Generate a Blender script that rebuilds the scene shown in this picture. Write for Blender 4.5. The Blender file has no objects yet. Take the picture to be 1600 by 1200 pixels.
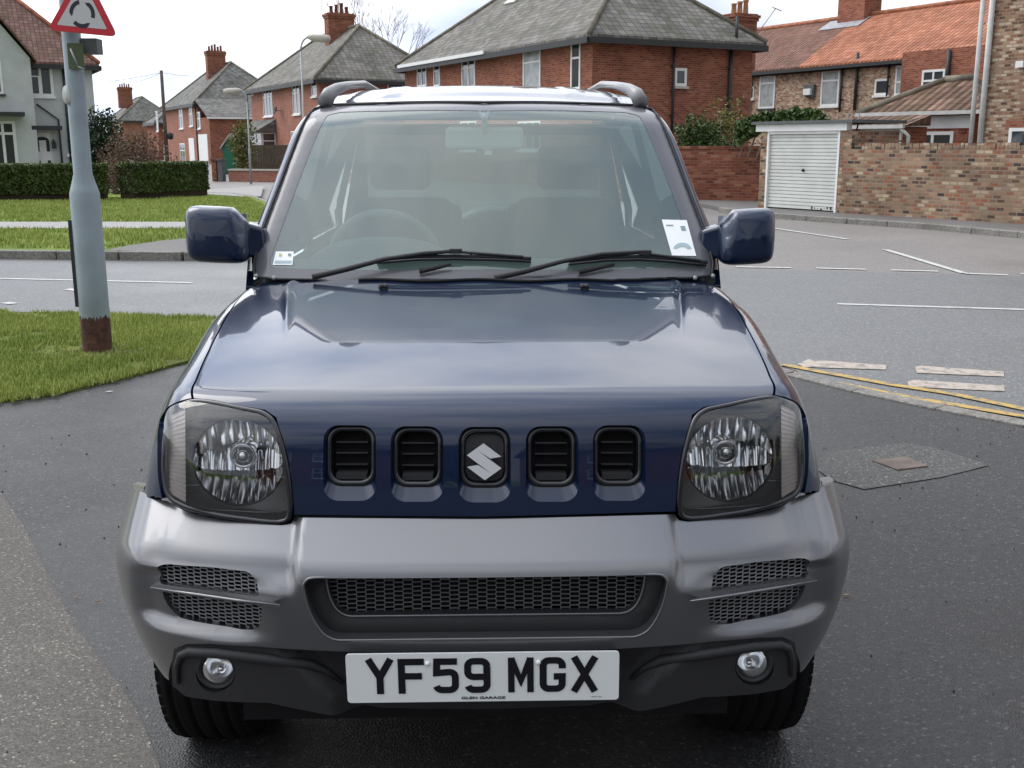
import bpy, math, random
import numpy as np
from mathutils import Vector, Matrix, noise as mnoise
from mathutils.geometry import delaunay_2d_cdt
S = bpy.context.scene
COL = S.collection
random.seed(7); RNG = np.random.default_rng(7)
rad = math.radians
# ------------------------------------------------------------------ camera
FPX = 1689.0; PITCH = rad(12.42); YAW = rad(1.46); EYE = np.array([0, 0, 1.5])
cam = bpy.data.objects.new('camera', bpy.data.cameras.new('camera')); COL.objects.link(cam)
cam.data.sensor_width = 36; cam.data.lens = 36 * FPX / 1600
cam.data.clip_start = 0.05; cam.data.clip_end = 3000
cam.location = EYE; cam.rotation_euler = (math.pi/2 - PITCH, 0, -YAW)
S.camera = cam
# ------------------------------------------------------------------ sky, sun
SUN_EL, SUN_AZ = rad(48), rad(300)      # azimuth clockwise from +Y (the view direction)
w = bpy.data.worlds.new("World"); S.world = w; w.use_nodes = True
nt = w.node_tree; nt.nodes.clear()
def wn(t, **k):
    n = nt.nodes.new(t)
    for a, b in k.items(): setattr(n, a, b)
    return n
out = wn('ShaderNodeOutputWorld'); bg = wn('ShaderNodeBackground'); bg.inputs[1].default_value = 0.1
sky = wn('ShaderNodeTexSky', sky_type='NISHITA', sun_disc=False, sun_elevation=SUN_EL, sun_rotation=SUN_AZ)
tc = wn('ShaderNodeTexCoord'); mp = wn('ShaderNodeMapping'); mp.inputs['Scale'].default_value = (1, 1, 2.2)
nz = wn('ShaderNodeTexNoise'); nz.inputs['Scale'].default_value = 2.1; nz.inputs['Detail'].default_value = 6; nz.inputs['Roughness'].default_value = 0.52
cr = wn('ShaderNodeValToRGB'); e = cr.color_ramp.elements
e[0].position = 0.36; e[0].color = (5.2, 6.2, 8.4, 1); e[1].position = 0.56; e[1].color = (13.0, 13.1, 13.4, 1)
nz2 = wn('ShaderNodeTexNoise'); nz2.inputs['Scale'].default_value = 1.3; nz2.inputs['Detail'].default_value = 3
cr2 = wn('ShaderNodeValToRGB'); cr2.color_ramp.elements[0].position = 0.3; cr2.color_ramp.elements[0].color = (.72,)*3+(1,); cr2.color_ramp.elements[1].position = 0.52; cr2.color_ramp.elements[1].color = (.98,)*3+(1,)
sx = wn('ShaderNodeSeparateXYZ'); mr = wn('ShaderNodeMapRange'); mr.inputs[1].default_value = -0.25; mr.inputs[2].default_value = 0.45; mr.inputs[3].default_value = 1.4; mr.inputs[4].default_value = 0.72
mul = wn('ShaderNodeMixRGB', blend_type='MULTIPLY'); mul.inputs[0].default_value = 1
mx = wn('ShaderNodeMixRGB')
L = nt.links.new
L(tc.outputs['Generated'], mp.inputs[0]); L(mp.outputs[0], nz.inputs[0]); L(nz.outputs[0], cr.inputs[0])
L(tc.outputs['Generated'], nz2.inputs[0]); L(nz2.outputs[0], cr2.inputs[0])
L(tc.outputs['Generated'], sx.inputs[0]); L(sx.outputs['X'], mr.inputs[0])
L(cr.outputs[0], mul.inputs[1]); L(mr.outputs[0], mul.inputs[2])
L(cr2.outputs[0], mx.inputs[0]); L(sky.outputs[0], mx.inputs[1]); L(mul.outputs[0], mx.inputs[2])
mz = wn('ShaderNodeMapRange'); mz.inputs[1].default_value = .15; mz.inputs[2].default_value = .9; mz.inputs[3].default_value = 1; mz.inputs[4].default_value = 1.75; L(sx.outputs['Z'], mz.inputs[0])
mq = wn('ShaderNodeMixRGB', blend_type='MULTIPLY'); mq.inputs[0].default_value = 1; L(mx.outputs[0], mq.inputs[1]); L(mz.outputs[0], mq.inputs[2]); my = wn('ShaderNodeMapRange'); my.inputs[1].default_value = -.85; my.inputs[2].default_value = .25; my.inputs[3].default_value = .45; my.inputs[4].default_value = 1; L(sx.outputs['Y'], my.inputs[0])
mw = wn('ShaderNodeMixRGB', blend_type='MULTIPLY'); mw.inputs[0].default_value = 1; L(mq.outputs[0], mw.inputs[1]); L(my.outputs[0], mw.inputs[2]); L(mw.outputs[0], bg.inputs[0]); L(bg.outputs[0], out.inputs[0])
sun = bpy.data.objects.new('sun', bpy.data.lights.new('sun', 'SUN')); COL.objects.link(sun)
sun.data.energy = 1.2; sun.data.angle = rad(35); sun.data.color = (1, .95, .87)
sun.rotation_euler = (math.pi/2 - SUN_EL, 0, math.pi - SUN_AZ)
S.view_settings.view_transform = 'Standard'; S.view_settings.look = 'None'; S.view_settings.exposure = 0.12; S.view_settings.gamma = 1
# ------------------------------------------------------------------ photo survey: where a sight line meets a known plane
_fh = np.array([math.sin(YAW), math.cos(YAW), 0]); _R = np.array([math.cos(YAW), -math.sin(YAW), 0]); _Z = np.array([0, 0, 1.])
_FW = _fh*math.cos(PITCH) - _Z*math.sin(PITCH); _U = _fh*math.sin(PITCH) + _Z*math.cos(PITCH)
def ray(x, y): return _FW + (x-800)/FPX*_R + (600-y)/FPX*_U
def G(x, y, z=0.0):
    d = ray(x, y); return EYE + d*((z-1.5)/d[2])
def AY(x, y, Y):
    d = ray(x, y); return EYE + d*(Y/d[1])
D1 = np.array([-.44, .898]); D1 /= np.linalg.norm(D1); D2 = np.array([D1[1], -D1[0]])
# ------------------------------------------------------------------ materials
MATS = {}
def newmat(name):
    m = bpy.data.materials.new(name); m.use_nodes = True; MATS[name] = m
    return m, m.node_tree, m.node_tree.nodes['Principled BSDF']
def pmat(name, col, rough=.5, metal=0., coat=0., spec=.5, var=0.0, vscale=4.0, bump=0.0, bscale=60.0, emit=None, coatr=.03):
    m, t, b = newmat(name)
    b.inputs['Base Color'].default_value = (*col, 1); b.inputs['Roughness'].default_value = rough
    b.inputs['Metallic'].default_value = metal; b.inputs['Coat Weight'].default_value = coat; b.inputs['Coat Roughness'].default_value = coatr
    b.inputs['Specular IOR Level'].default_value = spec
    if var:
        c = t.nodes.new('ShaderNodeTexCoord'); n = t.nodes.new('ShaderNodeTexNoise'); n.inputs['Scale'].default_value = vscale; n.inputs['Detail'].default_value = 6
        r = t.nodes.new('ShaderNodeValToRGB')
        r.color_ramp.elements[0].position = .3; r.color_ramp.elements[1].position = .7
        r.color_ramp.elements[0].color = (*[max(0, x*(1-var)) for x in col], 1); r.color_ramp.elements[1].color = (*[x*(1+var) for x in col], 1)
        t.links.new(c.outputs['Object'], n.inputs[0]); t.links.new(n.outputs[0], r.inputs[0]); t.links.new(r.outputs[0], b.inputs['Base Color'])
    if bump:
        c = t.nodes.new('ShaderNodeTexCoord'); n = t.nodes.new('ShaderNodeTexNoise'); n.inputs['Scale'].default_value = bscale; n.inputs['Detail'].default_value = 4
        bp = t.nodes.new('ShaderNodeBump'); bp.inputs['Strength'].default_value = bump; bp.inputs['Distance'].default_value = .01
        t.links.new(c.outputs['Object'], n.inputs[0]); t.links.new(n.outputs[0], bp.inputs['Height']); t.links.new(bp.outputs[0], b.inputs['Normal'])
    return m
def brickmat(name, stops, mortar, bw=.225, bh=.075, ms=.010, rough=.85, bump=.5, dirt=.25, offset=.5, dscale=.7):
    """bricks, slates or tiles: every unit takes its own tone out of `stops`"""
    m, t, b = newmat(name); N = t.nodes.new; K = t.links.new
    uv = N('ShaderNodeUVMap'); br = N('ShaderNodeTexBrick'); br.offset = offset
    br.inputs['Color1'].default_value = (0, 0, 0, 1); br.inputs['Color2'].default_value = (1, 1, 1, 1); br.inputs['Mortar'].default_value = (.5, .5, .5, 1)
    br.inputs['Scale'].default_value = 1; br.inputs['Brick Width'].default_value = bw; br.inputs['Row Height'].default_value = bh
    br.inputs['Mortar Size'].default_value = ms; br.inputs['Mortar Smooth'].default_value = .2; br.inputs['Bias'].default_value = 0
    K(uv.outputs[0], br.inputs[0])
    r = N('ShaderNodeValToRGB'); r.color_ramp.interpolation = 'LINEAR'
    els = r.color_ramp.elements
    while len(els) < len(stops): els.new(.5)
    for i, c in enumerate(stops): els[i].position = i/(len(stops)-1); els[i].color = (*c, 1)
    K(br.outputs['Color'], r.inputs[0])
    mixm = N('ShaderNodeMixRGB'); mixm.inputs[2].default_value = (*mortar, 1); K(br.outputs['Fac'], mixm.inputs[0]); K(r.outputs[0], mixm.inputs[1])
    n = N('ShaderNodeTexNoise'); n.inputs['Scale'].default_value = dscale; n.inputs['Detail'].default_value = 7; n.inputs['Roughness'].default_value = .6; K(uv.outputs[0], n.inputs[0])
    rr = N('ShaderNodeMapRange'); rr.inputs[1].default_value = .3; rr.inputs[2].default_value = .7; rr.inputs[3].default_value = 1-dirt; rr.inputs[4].default_value = 1+dirt
    K(n.outputs[0], rr.inputs[0])
    mu = N('ShaderNodeMixRGB'); mu.blend_type = 'MULTIPLY'; mu.inputs[0].default_value = 1; K(mixm.outputs[0], mu.inputs[1]); K(rr.outputs[0], mu.inputs[2])
    K(mu.outputs[0], b.inputs['Base Color']); b.inputs['Roughness'].default_value = rough; b.inputs['Specular IOR Level'].default_value = .25
    bp = N('ShaderNodeBump'); bp.invert = True; bp.inputs['Strength'].default_value = bump; bp.inputs['Distance'].default_value = .02; K(br.outputs['Fac'], bp.inputs['Height']); K(bp.outputs[0], b.inputs['Normal'])
    return m
def tilemat(name, stops, mossy=.0, bw=.25, bh=.3, rough=.85, moss=(.09, .1, .04), wave=.6):
    m = brickmat(name, stops, tuple(c*.35 for c in stops[0]), bw, bh, .012, rough, .6, .25, 0.0)
    t = m.node_tree; b = t.nodes['Principled BSDF']; N = t.nodes.new; K = t.links.new
    uv = N('ShaderNodeUVMap')
    if wave:
        wv = N('ShaderNodeTexWave'); wv.bands_direction = 'X'; wv.inputs['Scale'].default_value = 1/(bw)*.314*1.0; K(uv.outputs[0], wv.inputs[0])
        bp = N('ShaderNodeBump'); bp.inputs['Strength'].default_value = wave; bp.inputs['Distance'].default_value = .06; K(wv.outputs['Fac'], bp.inputs['Height'])
        old = b.inputs['Normal'].links[0].from_socket; K(old, bp.inputs['Normal']); K(bp.outputs[0], b.inputs['Normal'])
    if mossy:
        n = N('ShaderNodeTexNoise'); n.inputs['Scale'].default_value = 1.6; n.inputs['Detail'].default_value = 8; K(uv.outputs[0], n.inputs[0])
        r = N('ShaderNodeMapRange'); r.inputs[1].default_value = .5; r.inputs[2].default_value = .75; r.inputs[3].default_value = 0; r.inputs[4].default_value = mossy; K(n.outputs[0], r.inputs[0])
        mx = N('ShaderNodeMixRGB'); mx.inputs[2].default_value = (*moss, 1); K(r.outputs[0], mx.inputs[0]); K(b.inputs['Base Color'].links[0].from_socket, mx.inputs[1]); K(mx.outputs[0], b.inputs['Base Color'])
    return m
def tarmac(name, base, fine=140., speck=.6, rough=(.45, .8), patch=.25, pscale=.5, tint=(1, 1, 1), chips=(.22, .2, .18), bump=.5):
    m, t, b = newmat(name); N = t.nodes.new; K = t.links.new
    c = N('ShaderNodeTexCoord'); n1 = N('ShaderNodeTexNoise'); n1.inputs['Scale'].default_value = pscale; n1.inputs['Detail'].default_value = 8; n1.inputs['Roughness'].default_value = .6
    v = N('ShaderNodeTexVoronoi'); v.inputs['Scale'].default_value = fine; n2 = N('ShaderNodeTexNoise'); n2.inputs['Scale'].default_value = fine*.35; n2.inputs['Detail'].default_value = 3
    for x in (n1, v, n2): K(c.outputs['Object'], x.inputs[0])
    r1 = N('ShaderNodeMapRange'); r1.inputs[1].default_value = .3; r1.inputs[2].default_value = .7; r1.inputs[3].default_value = 1-patch; r1.inputs[4].default_value = 1+patch; K(n1.outputs[0], r1.inputs[0])
    sp = N('ShaderNodeSeparateColor'); K(v.outputs['Color'], sp.inputs[0])
    r2 = N('ShaderNodeValToRGB'); e = r2.color_ramp.elements
    b0 = [base*x for x in tint]
    e[0].position = 0; e[0].color = (*[x*(1-speck) for x in b0], 1); e[1].position = .8; e[1].color = (*[x*(1+speck*.5) for x in b0], 1)
    e2 = e.new(.955); e2.color = (*[x*(1+speck) for x in b0], 1); e3 = e.new(.985); e3.color = (*chips, 1)
    K(sp.outputs[0], r2.inputs[0])
    mu = N('ShaderNodeMixRGB'); mu.blend_type = 'MULTIPLY'; mu.inputs[0].default_value = 1; K(r2.outputs[0], mu.inputs[1]); K(r1.outputs[0], mu.inputs[2])
    K(mu.outputs[0], b.inputs['Base Color'])
    r3 = N('ShaderNodeMapRange'); r3.inputs[1].default_value = .35; r3.inputs[2].default_value = .65; r3.inputs[3].default_value = rough[0]; r3.inputs[4].default_value = rough[1]; K(n1.outputs[0], r3.inputs[0]); K(r3.outputs[0], b.inputs['Roughness'])
    bp = N('ShaderNodeBump'); bp.inputs['Strength'].default_value = bump; bp.inputs['Distance'].default_value = .004; K(v.outputs['Distance'], bp.inputs['Height']); K(bp.outputs[0], b.inputs['Normal'])
    b.inputs['Specular IOR Level'].default_value = .35
    return m
def leafmat(name, c0, c1, rough=.55, scale=1.2, trans=.25):
    m, t, b = newmat(name); N = t.nodes.new; K = t.links.new
    g = N('ShaderNodeNewGeometry'); c = N('ShaderNodeTexCoord'); n = N('ShaderNodeTexNoise'); n.inputs['Scale'].default_value = scale; n.inputs['Detail'].default_value = 4
    K(c.outputs['Object'], n.inputs[0])
    ad = N('ShaderNodeMath'); ad.operation = 'MULTIPLY_ADD'; ad.inputs[1].default_value = .45; K(g.outputs['Random Per Island'], ad.inputs[0])
    mr_ = N('ShaderNodeMapRange'); mr_.inputs[1].default_value = .3; mr_.inputs[2].default_value = .7; mr_.inputs[3].default_value = 0; mr_.inputs[4].default_value = .55; K(n.outputs[0], mr_.inputs[0]); K(mr_.outputs[0], ad.inputs[2])
    r = N('ShaderNodeMixRGB'); r.inputs[1].default_value = (*c0, 1); r.inputs[2].default_value = (*c1, 1); K(ad.outputs[0], r.inputs[0]); K(r.outputs[0], b.inputs['Base Color'])
    b.inputs['Roughness'].default_value = rough; b.inputs['Specular IOR Level'].default_value = .3
    return m
def glassmat(name, tint=(.8, .9, .87), refl=.0, rough=.0, dust_haze=0.0, dust_haze_col=(.5, .55, .53)):
    """thin sheet glass: tinted see-through plus fresnel mirror, a dusty film with painted-in pale haze if asked"""
    m, t, b = newmat(name); N = t.nodes.new; K = t.links.new; t.nodes.remove(b)
    o = [x for x in t.nodes if x.type == 'OUTPUT_MATERIAL'][0]
    tr = N('ShaderNodeBsdfTransparent'); tr.inputs[0].default_value = (*tint, 1); gl = N('ShaderNodeBsdfGlossy'); gl.inputs['Roughness'].default_value = rough
    fr = N('ShaderNodeFresnel'); fr.inputs[0].default_value = 1.6; ad = N('ShaderNodeMath'); ad.operation = 'MULTIPLY_ADD'; ad.inputs[1].default_value = 1.6; ad.inputs[2].default_value = refl; ad.use_clamp = True
    K(fr.outputs[0], ad.inputs[0]); mx = N('ShaderNodeMixShader'); K(ad.outputs[0], mx.inputs[0]); K(tr.outputs[0], mx.inputs[1]); K(gl.outputs[0], mx.inputs[2])
    last = mx
    if dust_haze:
        df = N('ShaderNodeBsdfDiffuse'); df.inputs[0].default_value = (*dust_haze_col, 1); m2 = N('ShaderNodeMixShader'); m2.inputs[0].default_value = dust_haze
        K(last.outputs[0], m2.inputs[1]); K(df.outputs[0], m2.inputs[2]); last = m2
    K(last.outputs[0], o.inputs[0]); return m
# ------------------------------------------------------------------ mesh building
def rootloc(p):
    l = Vector((0, 0, 0))
    while p is not None: l = l + p.location; p = p.parent
    return l
def uvfaces(me, keep=None):
    n = len(me.polygons)
    if not n: return
    uvl = me.uv_layers.new(name='UVMap')
    nl = len(me.loops); vi = np.empty(nl, 'i'); me.loops.foreach_get('vertex_index', vi)
    co = np.empty(len(me.vertices)*3); me.vertices.foreach_get('co', co); co = co.reshape(-1, 3)
    no = np.empty(n*3); me.polygons.foreach_get('normal', no); no = no.reshape(-1, 3)
    lt = np.empty(n, 'i'); me.polygons.foreach_get('loop_total', lt)
    fi = np.repeat(np.arange(n), lt)
    t = np.cross(np.array([0, 0, 1.]), no); ln = np.linalg.norm(t, axis=1); flat = ln < .05
    t[flat] = (1, 0, 0); ln[flat] = 1; t /= ln[:, None]; b = np.cross(no, t)
    p = co[vi]; uv = np.stack([(p*t[fi]).sum(1), (p*b[fi]).sum(1)], 1)
    uvl.data.foreach_set('uv', uv.ravel())
class MB:
    def __init__(s): s.v = []; s.f = []; s.mi = []; s.cur = 0; s.sm = []
    def add(s, vs, fs, sm=False):
        o = len(s.v); s.v += [tuple(float(c) for c in v) for v in vs]
        s.f += [tuple(i+o for i in f) for f in fs]; s.mi += [s.cur]*len(fs); s.sm += [sm]*len(fs)
    def par(s, O, a, b, c):
        """box from corner O along three edge vectors"""
        O, a, b, c = (np.array(x, float) for x in (O, a, b, c))
        if np.dot(np.cross(a, b), c) < 0: a, b = b, a
        s.add([O, O+a, O+a+b, O+b, O+c, O+a+c, O+a+b+c, O+b+c], [(3, 2, 1, 0), (4, 5, 6, 7), (0, 1, 5, 4), (1, 2, 6, 5), (2, 3, 7, 6), (3, 0, 4, 7)])
    def box(s, x0, x1, y0, y1, z0, z1): s.par((x0, y0, z0), (x1-x0, 0, 0), (0, y1-y0, 0), (0, 0, z1-z0))
    def prism(s, pts, e):
        """planar polygon pts swept by vector e"""
        pts = [np.array(p, float) for p in pts]; n = len(pts); e = np.array(e, float)
        nn = sum(np.cross(pts[i]-pts[0], pts[(i+1) % n]-pts[0]) for i in range(n))
        if np.dot(nn, e) < 0: pts = pts[::-1]
        s.add(pts+[p+e for p in pts], [tuple(range(n))[::-1], tuple(range(n, 2*n))]+[(i, (i+1) % n, (i+1) % n+n, i+n) for i in range(n)])
    def tube(s, pts, r, n=8, caps=True, sq=None):
        pts = [np.array(p, float) for p in pts]; rs = r if isinstance(r, (list, tuple)) else [r]*len(pts)
        vs = []; fs = []; up = None
        for i, p in enumerate(pts):
            d = pts[min(i+1, len(pts)-1)]-pts[max(i-1, 0)]; d = d/(np.linalg.norm(d)+1e-9)
            if up is None: up = np.array([0, 0, 1.]) if abs(d[2]) < .9 else np.array([1., 0, 0])
            a = np.cross(up, d); a /= np.linalg.norm(a)+1e-9; b = np.cross(d, a); up = b
            for k in range(n):
                th = 2*math.pi*(k+.5*(n == 4))/n; vs.append(p+(a*math.cos(th)*(sq or 1)+b*math.sin(th))*rs[i])
        for i in range(len(pts)-1):
            for k in range(n): k2 = (k+1) % n; fs.append((i*n+k, i*n+k2, (i+1)*n+k2, (i+1)*n+k))
        if caps: fs.append(tuple(range(n))[::-1]); fs.append(tuple(range((len(pts)-1)*n, len(pts)*n)))
        s.add(vs, fs, n > 4)
    def lathe(s, prof, c, ax, n=32, closed=False, ph=0):
        """prof [(radius, along)] turned round axis ax through c"""
        c = np.array(c, float); ax = np.array(ax, float); ax /= np.linalg.norm(ax)
        u = np.cross(ax, (0, 0, 1.) if abs(ax[2]) < .9 else (1., 0, 0)); u /= np.linalg.norm(u); v = np.cross(ax, u)
        vs = [c+ax*a+(u*math.cos(2*math.pi*k/n+ph)+v*math.sin(2*math.pi*k/n+ph))*r for r, a in prof for k in range(n)]
        m = len(prof); fs = []
        for i in range(m if closed else m-1):
            j = (i+1) % m
            for k in range(n): k2 = (k+1) % n; fs.append((i*n+k, i*n+k2, j*n+k2, j*n+k))
        s.add(vs, fs, True)
    def sheet(s, pts, z=None):
        pts = [np.array(p if z is None else (p[0], p[1], z), float) for p in pts]; n = len(pts)
        nn = sum(np.cross(pts[i]-pts[0], pts[(i+1) % n]-pts[0]) for i in range(n))
        if nn[2] < 0: pts = pts[::-1]
        s.add(pts, [tuple(range(n))])
    def slab(s, poly, z0, z1): s.prism([(p[0], p[1], z0) for p in poly], (0, 0, z1-z0))
    def build(s, name, mats, parent=None, bevel=0, sub=0, seg=2):
        me = bpy.data.meshes.new(name); l = rootloc(parent)
        me.from_pydata([(v[0]-l.x, v[1]-l.y, v[2]-l.z) for v in s.v], [], s.f)
        me.polygons.foreach_set('material_index', s.mi); me.polygons.foreach_set('use_smooth', s.sm); me.update()
        uvfaces(me)
        for m in (mats if isinstance(mats, (list, tuple)) else [mats]): me.materials.append(m)
        o = bpy.data.objects.new(name, me); COL.objects.link(o)
        if parent is not None: o.parent = parent
        if bevel:
            b = o.modifiers.new('b', 'BEVEL'); b.width = bevel; b.segments = seg; b.limit_method = 'ANGLE'; b.angle_limit = rad(35); b.harden_normals = True
        if sub:
            b = o.modifiers.new('s', 'SUBSURF'); b.levels = sub; b.render_levels = sub
        return o
def nmesh(name, V, Fq, mat, parent=None, normals=None, smooth=True, uv=False):
    """numpy mesh; Fq (n,3|4)"""
    me = bpy.data.meshes.new(name); l = np.array(rootloc(parent)); V = np.asarray(V, float)-l; Fq = np.asarray(Fq, 'i'); n, k = Fq.shape
    me.vertices.add(len(V)); me.vertices.foreach_set('co', V.ravel()); me.loops.add(n*k); me.loops.foreach_set('vertex_index', Fq.ravel())
    me.polygons.add(n); me.polygons.foreach_set('loop_start', np.arange(n, dtype='i')*k); me.polygons.foreach_set('use_smooth', np.full(n, smooth))
    me.update(calc_edges=True)
    if normals is not None: me.normals_split_custom_set_from_vertices([tuple(x) for x in normals])
    if uv: uvfaces(me)
    me.materials.append(mat); o = bpy.data.objects.new(name, me); COL.objects.link(o)
    if parent is not None: o.parent = parent
    return o
def tag(o, label=None, cat=None, group=None, kind=None):
    if label: o['label'] = label
    if cat: o['category'] = cat
    if group: o['group'] = group
    if kind: o['kind'] = kind
    return o
def thing(name, label, cat, loc, group=None):
    o = bpy.data.objects.new(name, None); COL.objects.link(o); o.location = tuple(float(x) for x in loc); o.empty_display_size = .2
    return tag(o, label, cat, group)
def leaves(P, size, mat, name, parent=None, aspect=.6, up=.0, jitter=.4):
    """one small folded quad at every point of P"""
    n = len(P); a = RNG.normal(size=(n, 3)); a /= np.linalg.norm(a, axis=1)[:, None]
    b = RNG.normal(size=(n, 3)); b[:, 2] += up; b -= (a*b).sum(1)[:, None]*a; b /= np.linalg.norm(b, axis=1)[:, None]
    s = (size*(1+jitter*(RNG.random(n)*2-1)))[:, None]
    V = np.stack([P-a*s*aspect, P-b*s, P+a*s*aspect, P+b*s], 1).reshape(-1, 3)
    return nmesh(name, V, np.arange(4*n).reshape(-1, 4), mat, parent, smooth=False)
# ================================================================== materials of the place
M_red = brickmat('red_brick', [(.17, .048, .028), (.25, .072, .04), (.30, .092, .052), (.34, .125, .075)], (.27, .18, .13), dirt=.22)
M_redpink = brickmat('pink_brick', [(.27, .09, .06), (.34, .12, .08), (.38, .15, .10)], (.36, .26, .2), dirt=.15)
M_redwall = brickmat('dark_red_brick', [(.12, .035, .02), (.19, .05, .03), (.24, .075, .04), (.3, .13, .08)], (.16, .11, .08), dirt=.35)
M_york = brickmat('mixed_brick', [(.045, .04, .045), (.14, .085, .06), (.34, .12, .07), (.20, .13, .09), (.38, .26, .17), (.24, .11, .075), (.50, .40, .28), (.17, .11, .085), (.30, .20, .13), (.27, .17, .12)], (.27, .215, .15), bw=.17, dirt=.42, ms=.012)
M_york2 = brickmat('pale_mixed_brick', [(.16, .09, .06), (.33, .19, .12), (.46, .33, .22), (.6, .5, .36), (.33, .17, .1)], (.40, .31, .24), bw=.17, dirt=.25, ms=.012)
M_york3 = brickmat('brown_mixed_brick', [(.1, .06, .045), (.26, .13, .08), (.36, .24, .16), (.55, .46, .34), (.25, .13, .08)], (.30, .22, .16), bw=.17, dirt=.35, ms=.012)
M_slate = brickmat('grey_slate', [(.10, .10, .095), (.16, .155, .145), (.21, .205, .19)], (.07, .07, .065), .3, .2, .012, dirt=.3, dscale=.6)
M_slate2 = tilemat('grey_tile', [(.13, .125, .11), (.18, .17, .155), (.23, .22, .2)], mossy=.55, bw=.3, bh=.25, wave=0)
M_pan = tilemat('orange_pantile', [(.31, .115, .062), (.38, .15, .085), (.45, .19, .115)], mossy=.15, bw=.24, bh=.32)
M_pan2 = tilemat('brown_pantile', [(.15, .075, .055), (.19, .095, .07), (.23, .12, .09)], mossy=.35, bw=.24, bh=.32)
M_pan3 = tilemat('weathered_pantile', [(.10, .065, .045), (.17, .10, .07), (.25, .155, .115)], mossy=.5, bw=.26, bh=.34, wave=1)
M_plain = tilemat('rosy_tile', [(.17, .095, .08), (.21, .125, .105), (.26, .16, .135)], mossy=.5, bw=.2, bh=.2, wave=0)
M_ridge = pmat('ridge_tile', (.17, .155, .12), .9, var=.4, vscale=3)
M_ridgered = pmat('red_ridge_tile', (.34, .13, .07), .9, var=.4, vscale=3)
M_render = pmat('pebble_dash', (.50, .53, .53), .95, var=.08, vscale=2, bump=.6, bscale=90)
M_white = pmat('white_paint', (.78, .79, .78), .45, var=.05)
M_whitedirty = pmat('weathered_white', (.62, .64, .62), .6, var=.15, vscale=1.3)
M_dark = pmat('dark_gutter', (.025, .028, .03), .5)
M_greydark = pmat('grey_board', (.10, .11, .11), .7, var=.2)
M_greypipe = pmat('grey_pipe', (.50, .50, .48), .5, var=.12)
M_pot = pmat('clay_pot', (.42, .22, .11), .85, var=.3, vscale=8)
M_stone = pmat('stone_sill', (.48, .45, .40), .85, var=.15)
M_winglass = pmat('window_glass', (.05, .06, .065), .06, spec=.9)
M_curtain = pmat('net_curtain', (.34, .37, .37), .35, var=.3, vscale=3, spec=.8)
M_green = pmat('green_paint', (.02, .17, .09), .5, var=.2)
M_wood = pmat('weathered_wood', (.11, .085, .06), .85, var=.3, vscale=6)
M_leadflash = pmat('lead_flashing', (.3, .31, .33), .6, var=.2)
M_garage = pmat('garage_door_paint', (.62, .64, .60), .5, var=.13, vscale=1.5)
M_pole = pmat('painted_grey_steel', (.265, .32, .35), .5, var=.15, vscale=4, bump=.08, bscale=30)
M_rust = pmat('rusty_steel', (.085, .038, .026), .9, var=.55, vscale=16, bump=.6, bscale=40)
M_galv = pmat('galvanised', (.36, .38, .39), .5, metal=.3, var=.15)
M_aerial = pmat('aerial_metal', (.33, .34, .36), .5, metal=.4)
M_fore = tarmac('forecourt_tarmac', .041, 150, .42, (.30, .66), .38, .55, chips=(.14, .13, .12), bump=.7)
M_old = tarmac('worn_tarmac', .100, 190, .35, (.7, .95), .25, 1.2, (1.08, 1, .9), (.3, .28, .24))
M_road = tarmac('road_tarmac', .145, 90, .3, (.4, .65), .12, .35, (.98, 1, 1.0), (.3, .3, .28), bump=.25)
M_side = tarmac('side_road_tarmac', .165, 90, .3, (.45, .7), .22, .3, (1.1, 1, .93), (.3, .3, .28), bump=.25)
M_pave = tarmac('pavement_tarmac', .13, 80, .3, (.6, .85), .2, .8, (1.05, 1, .95), bump=.25)
M_path = tarmac('footpath', .30, 80, .2, (.7, .9), .1, .8, (1.04, 1, .96), (.4, .4, .38), bump=.2)
M_patch = tarmac('concrete_patch', .078, 130, .4, (.6, .85), .2, 1.6, (1, 1.02, .97), (.25, .24, .2))
M_kerb = tarmac('kerb_stone', .19, 60, .3, (.7, .9), .3, 2.5, (1.05, 1, .9), (.3, .28, .24))
M_iron = pmat('drain_cover_iron', (.13, .10, .085), .8, var=.3, vscale=12, bump=.6, bscale=60)
def linemat(name, col, scale, lo, hi):
    """worn road paint: bare tarmac shows through the gaps"""
    m, t, b = newmat(name); N = t.nodes.new; K = t.links.new
    c = N('ShaderNodeTexCoord'); n = N('ShaderNodeTexNoise'); n.inputs['Scale'].default_value = scale; n.inputs['Detail'].default_value = 8; n.inputs['Roughness'].default_value = .7; K(c.outputs['Object'], n.inputs[0])
    r = N('ShaderNodeMapRange'); r.inputs[1].default_value = lo; r.inputs[2].default_value = hi; K(n.outputs[0], r.inputs[0])
    mx = N('ShaderNodeMixRGB'); mx.inputs[1].default_value = (.14, .14, .138, 1); mx.inputs[2].default_value = (*col, 1); K(r.outputs[0], mx.inputs[0]); K(mx.outputs[0], b.inputs['Base Color']); b.inputs['Roughness'].default_value = .7
    return m
M_lw = linemat('white_road_paint', (.50, .50, .48), 9, .28, .5)
M_lp = linemat('worn_pink_paint', (.42, .36, .30), 12, .36, .52)
M_ly = linemat('yellow_road_paint', (.46, .31, .08), 14, .38, .52)
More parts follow.
